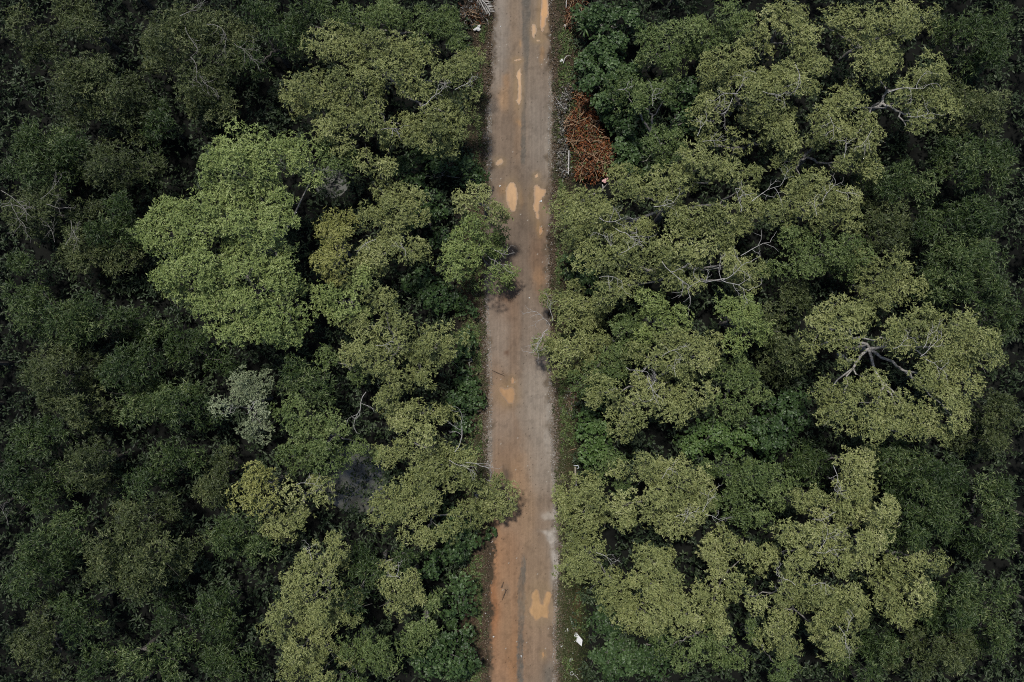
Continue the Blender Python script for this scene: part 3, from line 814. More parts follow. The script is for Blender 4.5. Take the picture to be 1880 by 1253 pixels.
# ---- left side, dark trees: a darker kind, its tone also standing in for lens vignetting
D = [
    ([(112, 118, 68, 36), (108, 168, 58, 48), (200, 170, 50, 46), (180, 120, 40, 34)], 6.6, "flat-topped dark tree with a black gap on its left side", ()),
    ([(285, 65, 68, 58), (375, 45, 66, 52), (400, 105, 34, 32), (330, 20, 50, 30)], 7.0, "biggest dark tree at the top edge, threaded with grey twigs", [(330, 30, 0, 1.6), (340, 50, -70, 1.5), (380, 45, 0, 1.6)]),
    ([(360, 150, 58, 50), (390, 185, 34, 26)], 6.2, "dark twiggy tree right below the biggest top-edge tree", [(350, 105, -70, 1.6), (365, 140, -60, 1.3), (440, 85, -40, 1.2)]),
    ([(282, 225, 36, 28), (250, 190, 34, 26)], 5.6, "small dark tree above the bright green tree's top-left shoulder", ()),
    ([(30, 60, 42, 36), (10, 20, 30, 30)], 6.2, "dark tree in the top left corner", ()),
    ([(110, 12, 52, 32), (160, 52, 46, 28)], 6.0, "dark low tree along the top edge beside the corner tree", ()),
    ([(455, 12, 40, 28), (510, 58, 36, 40), (455, 95, 32, 34)], 6.2, "dark upright tree next to a black hole at the top edge", [(430, 80, -45, 1.2)]),
    ([(580, 12, 58, 24), (535, 20, 20, 20)], 6.0, "dark fine-leaved tree at the top edge above the wide olive tree's tip", ()),
    ([(25, 238, 42, 30), (105, 262, 52, 34)], 5.8, "dark tree below the black gap on the left edge", ()),
    ([(205, 302, 70, 46), (160, 275, 40, 30)], 5.8, "dark round tree just outside the bright green tree's upper flank", ()),
    ([(50, 310, 64, 40)], 5.2, "dark tree on the left edge above the tangle of dead branches", ()),
    ([(20, 385, 46, 48), (85, 375, 48, 42)], 5.8, "left edge tree carrying a tangle of grey dead branches", [(2, 350, -30, 2.0), (20, 372, -60, 1.8), (75, 365, 30, 1.5), (85, 375, -20, 1.3), (130, 405, -60, 1.2), (5, 380, 10, 1.6)]),
    ([(185, 415, 58, 32), (215, 375, 44, 28)], 5.8, "dark tree touching the bright green tree's left tip", ()),
    ([(130, 455, 66, 46), (185, 470, 40, 36)], 5.4, "dark tree with curling dead twigs below the grey tangle", [(100, 445, 80, 1.2), (120, 450, 50, 1.2), (95, 460, 130, 1.0)]),
    ([(18, 485, 30, 30), (38, 565, 44, 56)], 5.6, "tall dark tree midway down the left edge", ()),
    ([(120, 592, 60, 48), (160, 560, 34, 28)], 5.8, "round dark tree one in from the left edge's middle", ()),
    ([(215, 580, 44, 30), (255, 615, 36, 24)], 5.2, "small dark tree under the bright green tree's lower left flank", ()),
    ([(320, 625, 40, 30), (372, 665, 24, 28), (300, 660, 26, 18)], 5.2, "dark tree right below the bright green tree's lowest edge", ()),
    ([(85, 690, 62, 60), (60, 730, 40, 36)], 6.2, "olive-tinged dark tree low on the left side", ()),
    ([(225, 672, 64, 46), (180, 690, 36, 34)], 6.0, "dark tree between the olive-tinged one and the pale grey-green tree", ()),
    ([(125, 752, 52, 46)], 5.8, "dark tree directly below the olive-tinged dark tree", ()),
    ([(310, 742, 68, 44), (228, 745, 40, 34), (350, 770, 30, 24)], 5.8, "broad dark tree touching the pale grey-green tree's left side", ()),
    ([(45, 812, 54, 34), (10, 840, 30, 26)], 5.8, "dark tree on the left edge two thirds down", ()),
    ([(130, 872, 38, 52), (165, 835, 34, 26)], 6.2, "upright narrow dark tree near the left edge, beside a black gap", ()),
    ([(48, 908, 48, 34), (20, 880, 26, 24)], 5.4, "small dark tree on the left edge above bare grey twigs", ()),
    ([(310, 845, 50, 30), (255, 888, 42, 32)], 5.4, "dark tree below the broad one, beside a black clearing", ()),
    ([(372, 905, 44, 32), (400, 860, 30, 26)], 5.0, "small dark tree just left of the yellowest crown", ()),
    ([(410, 992, 60, 44), (440, 1015, 36, 26), (480, 1010, 26, 22)], 5.4, "dark tree right below the yellowest crown", ()),
    ([(105, 985, 44, 44), (60, 1000, 30, 26)], 5.6, "dark tree left of the large domed dark tree", [(15, 965, 80, 1.2, 4.6), (20, 968, 20, .9, 4.6)]),
    ([(240, 955, 58, 36), (165, 1050, 48, 40), (270, 1030, 66, 52), (225, 1080, 60, 36), (200, 1000, 50, 44)], 6.8, "largest domed dark tree in the lower left", ()),
    ([(45, 1055, 52, 42), (15, 1100, 30, 30)], 5.8, "dark tree on the left edge level with the domed tree", ()),
    ([(110, 1132, 44, 36), (140, 1165, 30, 22)], 5.8, "dark tree diagonally below the domed tree near a black gap", ()),
    ([(38, 1190, 50, 44), (70, 1235, 40, 26)], 6.0, "dark tree in the bottom left corner", ()),
    ([(372, 1148, 44, 46), (410, 1105, 34, 28)], 5.6, "dark tree beside the black clearing of the ragged olive tree", [(355, 1108, 0, 1.0)]),
    ([(248, 1222, 36, 36), (165, 1230, 54, 26), (290, 1245, 30, 20)], 5.6, "dark tree along the bottom edge right of the bottom left corner tree", ()),
    ([(300, 1135, 40, 30), (330, 1190, 36, 26)], 4.6, "shaded dark tree below the largest domed dark tree", ()),
    ([(400, 1235, 60, 30)], 4.6, "shaded dark tree at the bottom edge beside the dense olive tree", ()),
]
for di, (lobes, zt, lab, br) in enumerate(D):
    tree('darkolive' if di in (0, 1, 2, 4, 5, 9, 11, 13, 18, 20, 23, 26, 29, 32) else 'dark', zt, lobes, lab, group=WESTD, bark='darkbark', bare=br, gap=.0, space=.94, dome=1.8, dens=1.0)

# ---- right side, lit trees
tree('olive', 7.4, [(1318, 110, 56, 42), (1365, 95, 42, 36), (1322, 185, 56, 40), (1385, 160, 50, 46), (1430, 195, 46, 40), (1440, 125, 50, 44), (1500, 105, 44, 44), (1475, 160, 42, 40)],
     "olive tree with fine white branches crossing its middle, upper right", group=EASTB, bare=[(1355, 172, 190, 1.4), (1352, 170, 20, 1.2), (1400, 168, -10, 1.2), (1345, 180, 230, 1.2), (1460, 118, -60, 1.3)], gap=.14)
tree('olive', 7.0, [(1400, 60, 46, 30), (1470, 60, 40, 30), (1450, 15, 50, 30), (1525, 15, 52, 28)], "olive tree at the top edge above the white-branched olive tree", group=EASTB, gap=.14)
tree('olive', 7.2, [(1600, 35, 52, 34), (1690, 18, 66, 36), (1560, 20, 30, 30), (1655, 50, 40, 24)], "olive tree at the top edge beside a large black gap", group=EASTB)
tree('olive', 7.4, [(1630, 100, 52, 44), (1715, 130, 48, 40), (1725, 185, 50, 46), (1665, 165, 44, 36), (1590, 175, 50, 44), (1600, 235, 48, 40), (1690, 225, 46, 34)],
     "olive tree with a thick pale forked limb in its crown", group=EASTB, bark='palebark', base=(1640, 172), bare=[(1630, 170, 25, 2.0), (1665, 215, -30, 1.4)], holes=[(1655, 195, 26, 14), (1648, 210, 18, 12)])
tree('olive', 6.8, [(1545, 210, 40, 40), (1500, 240, 44, 36), (1480, 275, 46, 36), (1545, 290, 48, 38), (1610, 290, 50, 34), (1490, 330, 40, 28)], "many-lobed olive tree below the thick pale limb", group=EASTB, bare=[(1520, 210, -60, 1.2), (1600, 240, -110, 1.1), (1550, 290, 60, 1.0)], gap=.2)
tree('olive', 6.6, [(1365, 245, 34, 26), (1440, 240, 44, 34), (1318, 245, 22, 20)], "small olive tree split by dark gaps under the white-branched tree", group=EASTB, gap=.1)
tree('olive', 6.8, [(1520, 370, 50, 44), (1565, 400, 40, 44), (1470, 360, 40, 34), (1580, 350, 34, 26)], "olive tree with upright pale twigs at mid right", group=EASTB, bare=[(1510, 370, 80, 1.3), (1535, 350, -60, 1.0), (1500, 395, 100, .9)], gap=.1)
tree('mid', 6.0, [(1545, 455, 60, 40), (1490, 480, 50, 36), (1590, 480, 44, 34), (1470, 435, 36, 26)], "duller green tree below the tree with upright pale twigs", group=EASTB, gap=.12)
tree('olive', 7.6, [(1160, 352, 56, 34), (1230, 345, 52, 42), (1285, 300, 46, 40), (1340, 310, 48, 36), (1390, 330, 44, 40), (1420, 380, 42, 40), (1255, 400, 55, 40), (1340, 400, 56, 46), (1170, 405, 56, 44), (1100, 395, 50, 42), (1055, 420, 36, 34)],
     "widest pale olive tree, its twiggy crown touching the pink bag by the road", group=EASTB, bare=[(1100, 400, -30, 1.6), (1130, 420, -50, 1.6), (1200, 380, -30, 1.4), (1380, 370, 40, 1.8), (1360, 390, 60, 1.4), (1280, 250, 80, 1.2), (1290, 260, 0, 1.0)], gap=.14)
tree('olive', 7.8, [(1105, 470, 52, 40), (1165, 480, 52, 44), (1130, 520, 48, 34), (1225, 465, 48, 40), (1290, 470, 46, 40), (1350, 490, 46, 40), (1395, 500, 34, 36), (1260, 520, 40, 24)],
     "pale olive tree topped by a white star of bare branches", group=EASTB, bare=[(1325, 515, 100, 1.2), (1325, 515, -60, 1.6), (1330, 512, 200, 1.8), (1328, 514, 20, 1.6), (1145, 470, 150, 1.5), (1140, 465, 10, 1.2), (1215, 480, -50, 2.0), (1360, 470, 15, 1.8), (1100, 510, 20, 1.3)], holes=[(1150, 470, 14, 9), (1250, 540, 34, 20), (1325, 482, 9, 12)], gap=.1)
tree('olive', 4.6, [(1015, 540, 36, 30), (1050, 545, 40, 34), (1040, 580, 36, 26), (1085, 570, 40, 36)], "olive tree reaching over the road's right edge at its narrowest", group=EASTB, base=(1075, 560), gap=.05)
tree('olive', 4.4, [(1005, 640, 38, 30), (1040, 640, 40, 30), (1035, 672, 36, 18), (1090, 625, 46, 40), (1085, 670, 40, 30)], "olive tree spreading wispy white twigs over the road", group=EASTB, base=(1085, 640), bare=[(1005, 605, 190, 1.7, 4.0), (1010, 598, 140, 1.5, 4.0), (1000, 612, 215, 1.2, 4.0), (1015, 590, 100, 1.2, 4.0)], gap=.05)
tree('mid', 5.4, [(1055, 705, 34, 26), (1120, 690, 40, 36), (1150, 650, 44, 40), (1155, 600, 44, 36)], "green tree in the bend between the two road-reaching olive trees", group=EASTB, gap=.14)
tree('olive', 7.2, [(1115, 725, 42, 38), (1180, 715, 46, 36), (1165, 765, 44, 34), (1235, 745, 46, 38), (1275, 715, 46, 44), (1270, 660, 54, 44), (1310, 640, 38, 40), (1240, 625, 42, 32), (1195, 655, 40, 30), (1270, 755, 30, 26), (1150, 795, 30, 20)],
     "lobed olive tree with a bright hooked white branch near its centre", group=EASTB, bare=[(1188, 690, -60, 1.4), (1190, 715, 60, .9), (1150, 675, -30, 1.2), (1215, 655, 20, 1.2), (1240, 690, 90, .9)], holes=[(1205, 640, 16, 12), (1160, 745, 12, 10)], gap=.08)
tree('fresh', 6.4, [(1235, 590, 46, 36), (1210, 560, 34, 28), (1190, 605, 30, 26)], "fresh green tree below the white star of branches", group=EASTB, gap=.1)
tree('fresh', 6.6, [(1380, 575, 44, 40), (1360, 620, 34, 36), (1405, 600, 30, 40), (1345, 560, 26, 26)], "tall light green tree between two pale olive trees at mid right", group=EASTB, gap=.06)
tree('mid', 5.6, [(1365, 690, 48, 44), (1350, 745, 44, 34), (1400, 720, 34, 34)], "dull green tree between the light green tree and dark broad-leaved shrubs", group=EASTB)
tree('olive', 7.8, [(1540, 600, 56, 42), (1505, 620, 36, 34), (1575, 575, 40, 36), (1560, 650, 40, 26), (1700, 595, 56, 42), (1660, 620, 40, 40), (1755, 600, 48, 44), (1805, 640, 48, 48), (1740, 655, 52, 44), (1690, 690, 40, 34), (1790, 695, 52, 40), (1740, 720, 40, 34), (1545, 715, 52, 42), (1600, 710, 46, 36), (1635, 735, 44, 34), (1555, 760, 48, 30), (1620, 785, 48, 28), (1700, 775, 54, 40), (1760, 770, 50, 44), (1730, 805, 44, 24)],
     "widest olive tree right of the road, thick grey limbs showing in a central gap", group=EASTB, bark='palebark', base=(1615, 640), holes=[(1605, 662, 46, 34), (1680, 718, 20, 30), (1655, 690, 30, 22), (1590, 690, 28, 14)], bare=[(1690, 655, 30, 1.5), (1695, 640, 60, 1.3), (1700, 660, -50, 1.2), (1640, 640, 30, 1.2)], gap=.03, dome=.8)
tree('olive', 6.8, [(1645, 495, 50, 36), (1640, 535, 44, 32), (1685, 520, 30, 34)], "compact olive tree above the widest right-hand olive tree", group=EASTB, gap=.02)
tree('olive', 6.8, [(1190, 865, 44, 38), (1245, 880, 40, 38), (1225, 925, 54, 44), (1275, 925, 48, 40), (1290, 890, 28, 30), (1150, 945, 44, 44), (1250, 965, 50, 28)],
     "yellowish olive tree with white twig sprays, lower right of the road", group=EASTB, bare=[(1290, 940, 80, 1.2), (1255, 960, 60, 1.0), (1215, 880, 40, 1.0), (1295, 945, -20, 1.0), (1240, 950, 30, .9)], gap=.06)
tree('olive', 5.6, [(1060, 925, 44, 36), (1045, 945, 30, 30), (1105, 905, 40, 34), (1065, 965, 40, 22), (1100, 950, 36, 32)], "olive tree at the right verge beside the dried pale mud", group=EASTB, gap=.06)
tree('olive', 6.2, [(1065, 1015, 40, 36), (1110, 1030, 44, 40), (1050, 1045, 28, 28), (1080, 1065, 40, 28), (1105, 1080, 36, 30), (1130, 1105, 40, 34)], "olive tree whose left side shades the grassy verge", group=EASTB, bare=[(1095, 1015, 0, 1.1)], gap=.08)
tree('olive', 6.6, [(1190, 1040, 44, 36), (1225, 1055, 34, 30), (1190, 1100, 46, 40), (1240, 1110, 44, 40), (1180, 1160, 44, 36), (1210, 1145, 40, 34), (1260, 1150, 36, 30)], "olive tree directly above the white polystyrene, its crown full of round lobes", group=EASTB, gap=.08)
tree('olive', 6.8, [(1340, 1030, 40, 38), (1350, 1075, 38, 34), (1400, 1035, 40, 36), (1310, 1120, 40, 34), (1330, 1160, 42, 34)], "knobbly olive tree between two larger lower-right crowns", group=EASTB, gap=.06)
tree('olive', 7.6, [(1590, 855, 42, 36), (1590, 900, 44, 40), (1630, 945, 44, 44), (1560, 945, 50, 32), (1500, 920, 36, 24), (1560, 985, 52, 36), (1620, 985, 46, 30), (1490, 985, 46, 34), (1440, 990, 42, 36), (1450, 1030, 40, 30), (1520, 1035, 50, 36), (1590, 1030, 46, 30)],
     "big olive tree at lower right with a white forked stub in its crown", group=EASTB, base=(1505, 1010), bare=[(1500, 1015, 20, 1.2), (1505, 1010, 70, 1.2), (1530, 855, -60, 1.4), (1460, 1075, 150, 1.3), (1490, 1075, 20, 1.0), (1535, 940, 220, 1.0)], holes=[(1540, 940, 20, 14), (1505, 1035, 12, 14)], gap=.06)
tree('olive', 7.0, [(1500, 1085, 54, 34), (1450, 1095, 34, 26), (1560, 1100, 46, 40), (1590, 1140, 42, 40), (1525, 1130, 44, 34), (1440, 1155, 46, 40), (1440, 1190, 40, 30), (1540, 1190, 46, 40), (1390, 1110, 26, 24)], "olive tree near the bottom edge with grey twigs hanging at its heart", group=EASTB, bare=[(1540, 1150, -70, 1.3), (1555, 1160, 100, 1.0)], gap=.08)
tree('olive', 6.6, [(1690, 1050, 48, 30), (1740, 1045, 24, 22)], "flat olive crown beside the smooth dark right-hand tree", group=EASTB, gap=.05)
tree('olive', 6.4, [(1650, 1105, 40, 40), (1700, 1105, 34, 40), (1680, 1145, 36, 26)], "small olive tree below the flat olive crown", group=EASTB, gap=.04)
tree('mid', 5.8, [(1390, 880, 56, 44), (1330, 860, 50, 36), (1440, 900, 40, 34), (1350, 930, 44, 32), (1395, 955, 44, 30)], "green tree filling the middle between two lower-right olive trees", group=EASTB, gap=.1)
tree('mid', 5.4, [(1120, 860, 26, 22), (1150, 900, 30, 30)], "small green tree behind the leaning roadside post", group=EASTB)
tree('mid', 6.0, [(1195, 70, 46, 40), (1250, 45, 48, 36), (1225, 95, 36, 26)], "green tree above the broad-leaved mound by the rust brown heap", group=EASTB)
tree('mid', 6.2, [(1165, 140, 40, 28), (1190, 170, 46, 30), (1225, 165, 40, 30), (1215, 205, 36, 26), (1225, 255, 42, 44), (1265, 265, 30, 34)], "thin olive-tinged tree growing up through the broad-leaved mound", group=EASTB, bare=[(1198, 195, 80, 1.0), (1135, 165, 10, .8)], gap=.15)
tree('mid', 5.6, [(1340, 30, 60, 40), (1290, 60, 40, 34)], "dim tree at the top edge between mound and olive trees", group=EASTB)
tree('olive', 5.2, [(1152, 312, 34, 26), (1078, 360, 40, 24), (1030, 388, 22, 20), (1050, 366, 30, 20)], "low olive tree at the foot of the rust brown heap", group=EASTB, gap=.05)
tree('mid', 5.2, [(1300, 1190, 50, 32), (1350, 1215, 40, 28), (1250, 1215, 40, 26)], "dim green tree near the bottom edge below the knobbly olive tree", group=EASTB)
tree('mid', 5.8, [(1440, 1245, 44, 26), (1380, 1170, 30, 30)], "small green tree on the bottom edge below grey hanging twigs", group=EASTB)

# ---- right side, dark trees: darker leaf kind, colour also carrying the lens vignette
E = [
    ([(1835, 80, 48, 50), (1790, 40, 44, 34), (1860, 30, 34, 34)], 5.8, "dark tree in the top right corner"),
    ([(1830, 185, 54, 50), (1795, 150, 34, 30)], 6.0, "dark tree on the right edge below the corner tree"),
    ([(1855, 295, 36, 54), (1790, 290, 44, 58)], 6.0, "twin-topped dark tree on the right edge beside the forked-limb olive"),
    ([(1662, 325, 52, 42), (1725, 335, 20, 28)], 5.6, "dark tree below the many-lobed olive tree"),
    ([(1800, 395, 82, 42), (1740, 420, 40, 36)], 5.8, "long low dark tree on the right edge"),
    ([(1655, 400, 60, 34), (1650, 438, 46, 30)], 5.6, "dark tree between the upright-twig olive and the long low tree"),
    ([(1800, 470, 76, 46), (1760, 520, 56, 40), (1840, 530, 46, 44)], 6.4, "broad dark tree above the widest right-hand olive tree's shoulder"),
    ([(1862, 590, 30, 50)], 5.8, "dark tree on the right edge below the broad dark tree"),
    ([(1860, 755, 34, 56), (1840, 820, 44, 30)], 5.6, "dark tree on the right edge beside the widest olive tree"),
    ([(1720, 890, 66, 56), (1740, 960, 70, 56), (1700, 1000, 46, 36), (1770, 900, 40, 50)], 6.6, "smooth dense dark tree standing behind the big olive tree"),
    ([(1840, 985, 46, 64), (1850, 910, 36, 30)], 5.8, "dark tree on the right edge beyond the smooth dense tree"),
    ([(1765, 1130, 62, 48), (1800, 1090, 36, 30)], 5.8, "dark tree beside the small olive tree below the flat crown"),
    ([(1760, 1210, 76, 40), (1700, 1235, 50, 30)], 6.0, "wide dark tree on the bottom edge near the right corner"),
    ([(1855, 1180, 32, 66), (1850, 1090, 30, 30)], 5.6, "dark tree in the bottom right corner"),
    ([(1640, 1210, 44, 40), (1590, 1235, 50, 26)], 5.2, "dark tree on the bottom edge below the hanging twigs olive"),
    ([(1455, 660, 40, 60), (1430, 600, 34, 40), (1470, 545, 46, 34)], 5.4, "narrow dark tree touching the left tip of the widest right-hand olive tree"),
    ([(1640, 850, 60, 34), (1500, 860, 46, 40)], 4.8, "dark tree in the shade under the widest right-hand olive tree"),
]
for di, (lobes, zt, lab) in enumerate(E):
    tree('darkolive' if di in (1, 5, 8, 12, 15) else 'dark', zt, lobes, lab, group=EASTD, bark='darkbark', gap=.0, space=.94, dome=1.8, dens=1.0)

# ---- shrubs with broad round leaves
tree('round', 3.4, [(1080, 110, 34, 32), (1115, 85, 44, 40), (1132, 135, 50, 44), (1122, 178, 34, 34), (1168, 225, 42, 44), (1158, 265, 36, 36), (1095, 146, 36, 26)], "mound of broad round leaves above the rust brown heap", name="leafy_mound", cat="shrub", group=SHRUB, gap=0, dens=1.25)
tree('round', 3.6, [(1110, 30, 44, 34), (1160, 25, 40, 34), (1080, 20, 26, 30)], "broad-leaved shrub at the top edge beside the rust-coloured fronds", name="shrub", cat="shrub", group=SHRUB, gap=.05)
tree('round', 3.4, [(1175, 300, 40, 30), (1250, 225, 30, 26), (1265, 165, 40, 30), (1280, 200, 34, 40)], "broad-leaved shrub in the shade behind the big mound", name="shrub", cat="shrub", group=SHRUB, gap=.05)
tree('roundbright', 2.6, [(1095, 800, 36, 34), (1080, 780, 24, 22), (1105, 835, 34, 26), (1080, 850, 26, 22)], "bright green broad-leaved shrub above the leaning roadside post", name="shrub", cat="shrub", group=SHRUB, gap=0)
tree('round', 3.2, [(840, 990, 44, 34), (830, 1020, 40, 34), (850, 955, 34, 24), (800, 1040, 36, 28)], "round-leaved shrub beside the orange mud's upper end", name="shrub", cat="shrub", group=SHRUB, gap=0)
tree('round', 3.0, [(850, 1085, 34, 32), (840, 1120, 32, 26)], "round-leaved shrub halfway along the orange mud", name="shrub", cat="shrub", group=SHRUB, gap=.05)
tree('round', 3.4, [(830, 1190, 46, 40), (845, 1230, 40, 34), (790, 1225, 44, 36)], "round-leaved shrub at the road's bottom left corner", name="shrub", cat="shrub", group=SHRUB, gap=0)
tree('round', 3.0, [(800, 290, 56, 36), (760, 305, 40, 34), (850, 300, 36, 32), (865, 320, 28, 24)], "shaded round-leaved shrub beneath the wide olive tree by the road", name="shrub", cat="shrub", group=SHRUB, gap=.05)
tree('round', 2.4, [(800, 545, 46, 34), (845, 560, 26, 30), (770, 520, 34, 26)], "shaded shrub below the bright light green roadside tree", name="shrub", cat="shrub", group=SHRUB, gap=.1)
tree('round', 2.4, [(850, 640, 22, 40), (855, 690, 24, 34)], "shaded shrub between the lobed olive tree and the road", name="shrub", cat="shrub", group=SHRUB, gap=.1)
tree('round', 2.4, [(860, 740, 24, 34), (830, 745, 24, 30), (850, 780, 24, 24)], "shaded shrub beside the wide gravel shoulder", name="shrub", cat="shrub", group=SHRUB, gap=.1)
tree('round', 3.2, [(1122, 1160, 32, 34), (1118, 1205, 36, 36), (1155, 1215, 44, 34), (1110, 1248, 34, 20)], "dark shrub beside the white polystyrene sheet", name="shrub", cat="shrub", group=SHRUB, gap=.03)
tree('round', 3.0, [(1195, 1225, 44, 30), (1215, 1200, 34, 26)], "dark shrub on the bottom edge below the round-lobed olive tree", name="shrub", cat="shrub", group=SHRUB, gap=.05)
tree('roundbright', 3.6, [(1330, 800, 56, 36), (1290, 820, 34, 26), (1375, 810, 36, 30)], "glossy shrub below the lobed olive tree with the hooked branch", name="shrub", cat="shrub", group=SHRUB, gap=.03)
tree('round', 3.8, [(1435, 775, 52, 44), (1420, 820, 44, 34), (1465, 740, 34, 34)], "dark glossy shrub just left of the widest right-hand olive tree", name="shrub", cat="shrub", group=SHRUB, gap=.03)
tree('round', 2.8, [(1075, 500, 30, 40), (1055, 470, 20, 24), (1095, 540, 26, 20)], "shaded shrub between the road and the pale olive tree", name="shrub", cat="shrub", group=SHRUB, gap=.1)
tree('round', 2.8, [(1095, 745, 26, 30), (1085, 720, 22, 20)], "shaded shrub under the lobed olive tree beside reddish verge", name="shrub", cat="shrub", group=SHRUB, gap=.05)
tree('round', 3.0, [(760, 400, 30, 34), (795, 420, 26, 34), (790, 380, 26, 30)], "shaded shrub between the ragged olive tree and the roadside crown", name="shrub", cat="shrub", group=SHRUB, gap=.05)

# ------------------------------------------------------------------ undergrowth (one mass)
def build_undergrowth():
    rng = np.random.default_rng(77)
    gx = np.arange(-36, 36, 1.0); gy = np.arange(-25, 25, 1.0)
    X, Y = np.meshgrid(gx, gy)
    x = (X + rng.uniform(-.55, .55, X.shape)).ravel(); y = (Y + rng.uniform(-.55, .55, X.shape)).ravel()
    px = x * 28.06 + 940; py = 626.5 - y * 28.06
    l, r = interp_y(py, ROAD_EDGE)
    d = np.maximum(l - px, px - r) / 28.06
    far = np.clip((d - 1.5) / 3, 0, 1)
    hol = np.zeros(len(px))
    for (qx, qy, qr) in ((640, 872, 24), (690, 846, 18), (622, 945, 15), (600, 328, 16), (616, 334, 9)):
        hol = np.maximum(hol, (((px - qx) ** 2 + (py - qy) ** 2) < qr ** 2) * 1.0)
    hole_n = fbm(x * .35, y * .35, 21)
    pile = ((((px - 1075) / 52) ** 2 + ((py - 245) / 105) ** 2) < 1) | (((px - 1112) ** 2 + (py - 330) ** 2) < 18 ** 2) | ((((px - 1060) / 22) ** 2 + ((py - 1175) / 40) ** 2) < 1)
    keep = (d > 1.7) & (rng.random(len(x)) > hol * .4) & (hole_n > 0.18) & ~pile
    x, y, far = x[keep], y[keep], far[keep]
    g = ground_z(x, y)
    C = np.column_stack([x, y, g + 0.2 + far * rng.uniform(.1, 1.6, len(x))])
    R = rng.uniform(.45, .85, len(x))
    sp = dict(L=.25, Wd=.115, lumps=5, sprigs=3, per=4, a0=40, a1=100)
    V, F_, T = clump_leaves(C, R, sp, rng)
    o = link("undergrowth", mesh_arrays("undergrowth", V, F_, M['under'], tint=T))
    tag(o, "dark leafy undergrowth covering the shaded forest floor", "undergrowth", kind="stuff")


build_undergrowth()


def build_outer_forest():
    rng = np.random.default_rng(78)
    gx = np.arange(-44, 44, 1.35); gy = np.arange(-33, 33, 1.35)
    X, Y = np.meshgrid(gx, gy)
    x = (X + rng.uniform(-.6, .6, X.shape)).ravel(); y = (Y + rng.uniform(-.6, .6, X.shape)).ravel()
    keep = ((np.abs(x) > 32.3) | (np.abs(y) > 21.6)) & ((x < -3.6) | (x > 5.6))
    x, y = x[keep], y[keep]
    z = 4.2 + 2.6 * fbm(x * .28, y * .28, 33) + rng.normal(0, .3, len(x)) - 0.6
    C = np.column_stack([x, y, z]); R = rng.uniform(.75, 1.15, len(x))
    sp = dict(L=.32, Wd=.11, lumps=5, sprigs=4, per=3, a0=30, a1=95)
    V, F_, T = clump_leaves(C, R, sp, rng)
    o = link("forest", mesh_arrays("forest", V, F_, M['dark'], tint=T))
    tag(o, "dark forest canopy carrying on beyond the nearer trees", "forest", kind="stuff")
    tb = Tubes(5)
    for k in range(0, len(x), 9):
        tb.add(wobble_path((x[k], y[k], -.6), (x[k] + rng.normal(0, .4), y[k] + rng.normal(0, .4), z[k]), 4, .06, rng), np.linspace(.16, .05, 4))
    link("trunks", tb.mesh("trunks", M['darkbark']), o)["kind"] = "stuff"


build_outer_forest()

# ------------------------------------------------------------------ verge: gravel, weeds, grass, fallen leaves
def road_d(x, y):
    px = x * 28.06 + 940; py = 626.5 - y * 28.06
    l, r = interp_y(py, ROAD_EDGE)
    return np.maximum(l - px, px - r) / 28.06, px, py


def surf_z(x, y):
    d, px, py = road_d(x, y)
    return np.where(d < 0.6, -0.10 * np.clip((d - 0.15) / .5, 0, 1), ground_z(x, y))


def build_gravel():
    rng = np.random.default_rng(90)
    n = 26000
    side = rng.random(n) < .5
    y = rng.uniform(-24, 24, n)
    px0 = 626.5 - y * 28.06
    l, r = interp_y(px0, ROAD_EDGE)
    off = np.abs(rng.normal(0.25, .38, n)) - .15
    x = np.where(side, (l - 940) / 28.06 - off, (r - 940) / 28.06 + off)
    py = px0
    gl = np.interp(py, [0, 180, 200, 300, 330, 480, 520, 640, 700, 780, 870, 930, 1000, 1253], [.3, .3, 1, 1, .3, .3, 1, 1, .6, 1, 1, .3, .05, .05])
    gr = np.interp(py, [0, 120, 160, 300, 340, 560, 640, 800, 950, 1050, 1253], [.2, .3, .9, .9, .3, .3, .7, 1, 1, .9, .8])
    k = rng.random(n) < np.where(side, gl, gr)
    # a sprinkle of loose stones on the carriageway
    x = x[k]; y = y[k]
    m = 900
    ys = rng.uniform(-23, 23, m); l, r = interp_y(626.5 - ys * 28.06, ROAD_EDGE)
    xs = ((l + (r - l) * rng.random(m)) - 940) / 28.06
    rad = np.concatenate([.008 + .030 * rng.random(len(x)) ** 2, rng.uniform(.005, .013, m)])
    x = np.concatenate([x, xs]); y = np.concatenate([y, ys])
    base = np.array([[1, 0, 0], [0, 1, 0], [-1, 0, 0], [0, -1, 0], [0, 0, .7], [0, 0, -.7]], float)
    tri = np.array([[0, 1, 4], [1, 2, 4], [2, 3, 4], [3, 0, 4]])
    N = len(x)
    a = rng.uniform(0, 6.28, N); ca, sa = np.cos(a), np.sin(a)
    b_ = base[None] * rng.uniform(.6, 1.4, (N, 6, 1)) * rad[:, None, None]
    V = np.stack([b_[..., 0] * ca[:, None] - b_[..., 1] * sa[:, None], b_[..., 0] * sa[:, None] + b_[..., 1] * ca[:, None], b_[..., 2]], -1)
    V = V + np.stack([x, y, surf_z(x, y) + rad * .3], -1)[:, None]
    F_ = (tri[None] + np.arange(N)[:, None, None] * 6).reshape(-1, 3)
    t = np.repeat(rng.beta(2, 2.4, N), 4)
    tag(link("gravel", mesh_arrays("gravel", V.reshape(-1, 3), F_, M['stone'], tint=t)), "loose grey gravel along both road edges", "gravel", kind="stuff")


build_gravel()


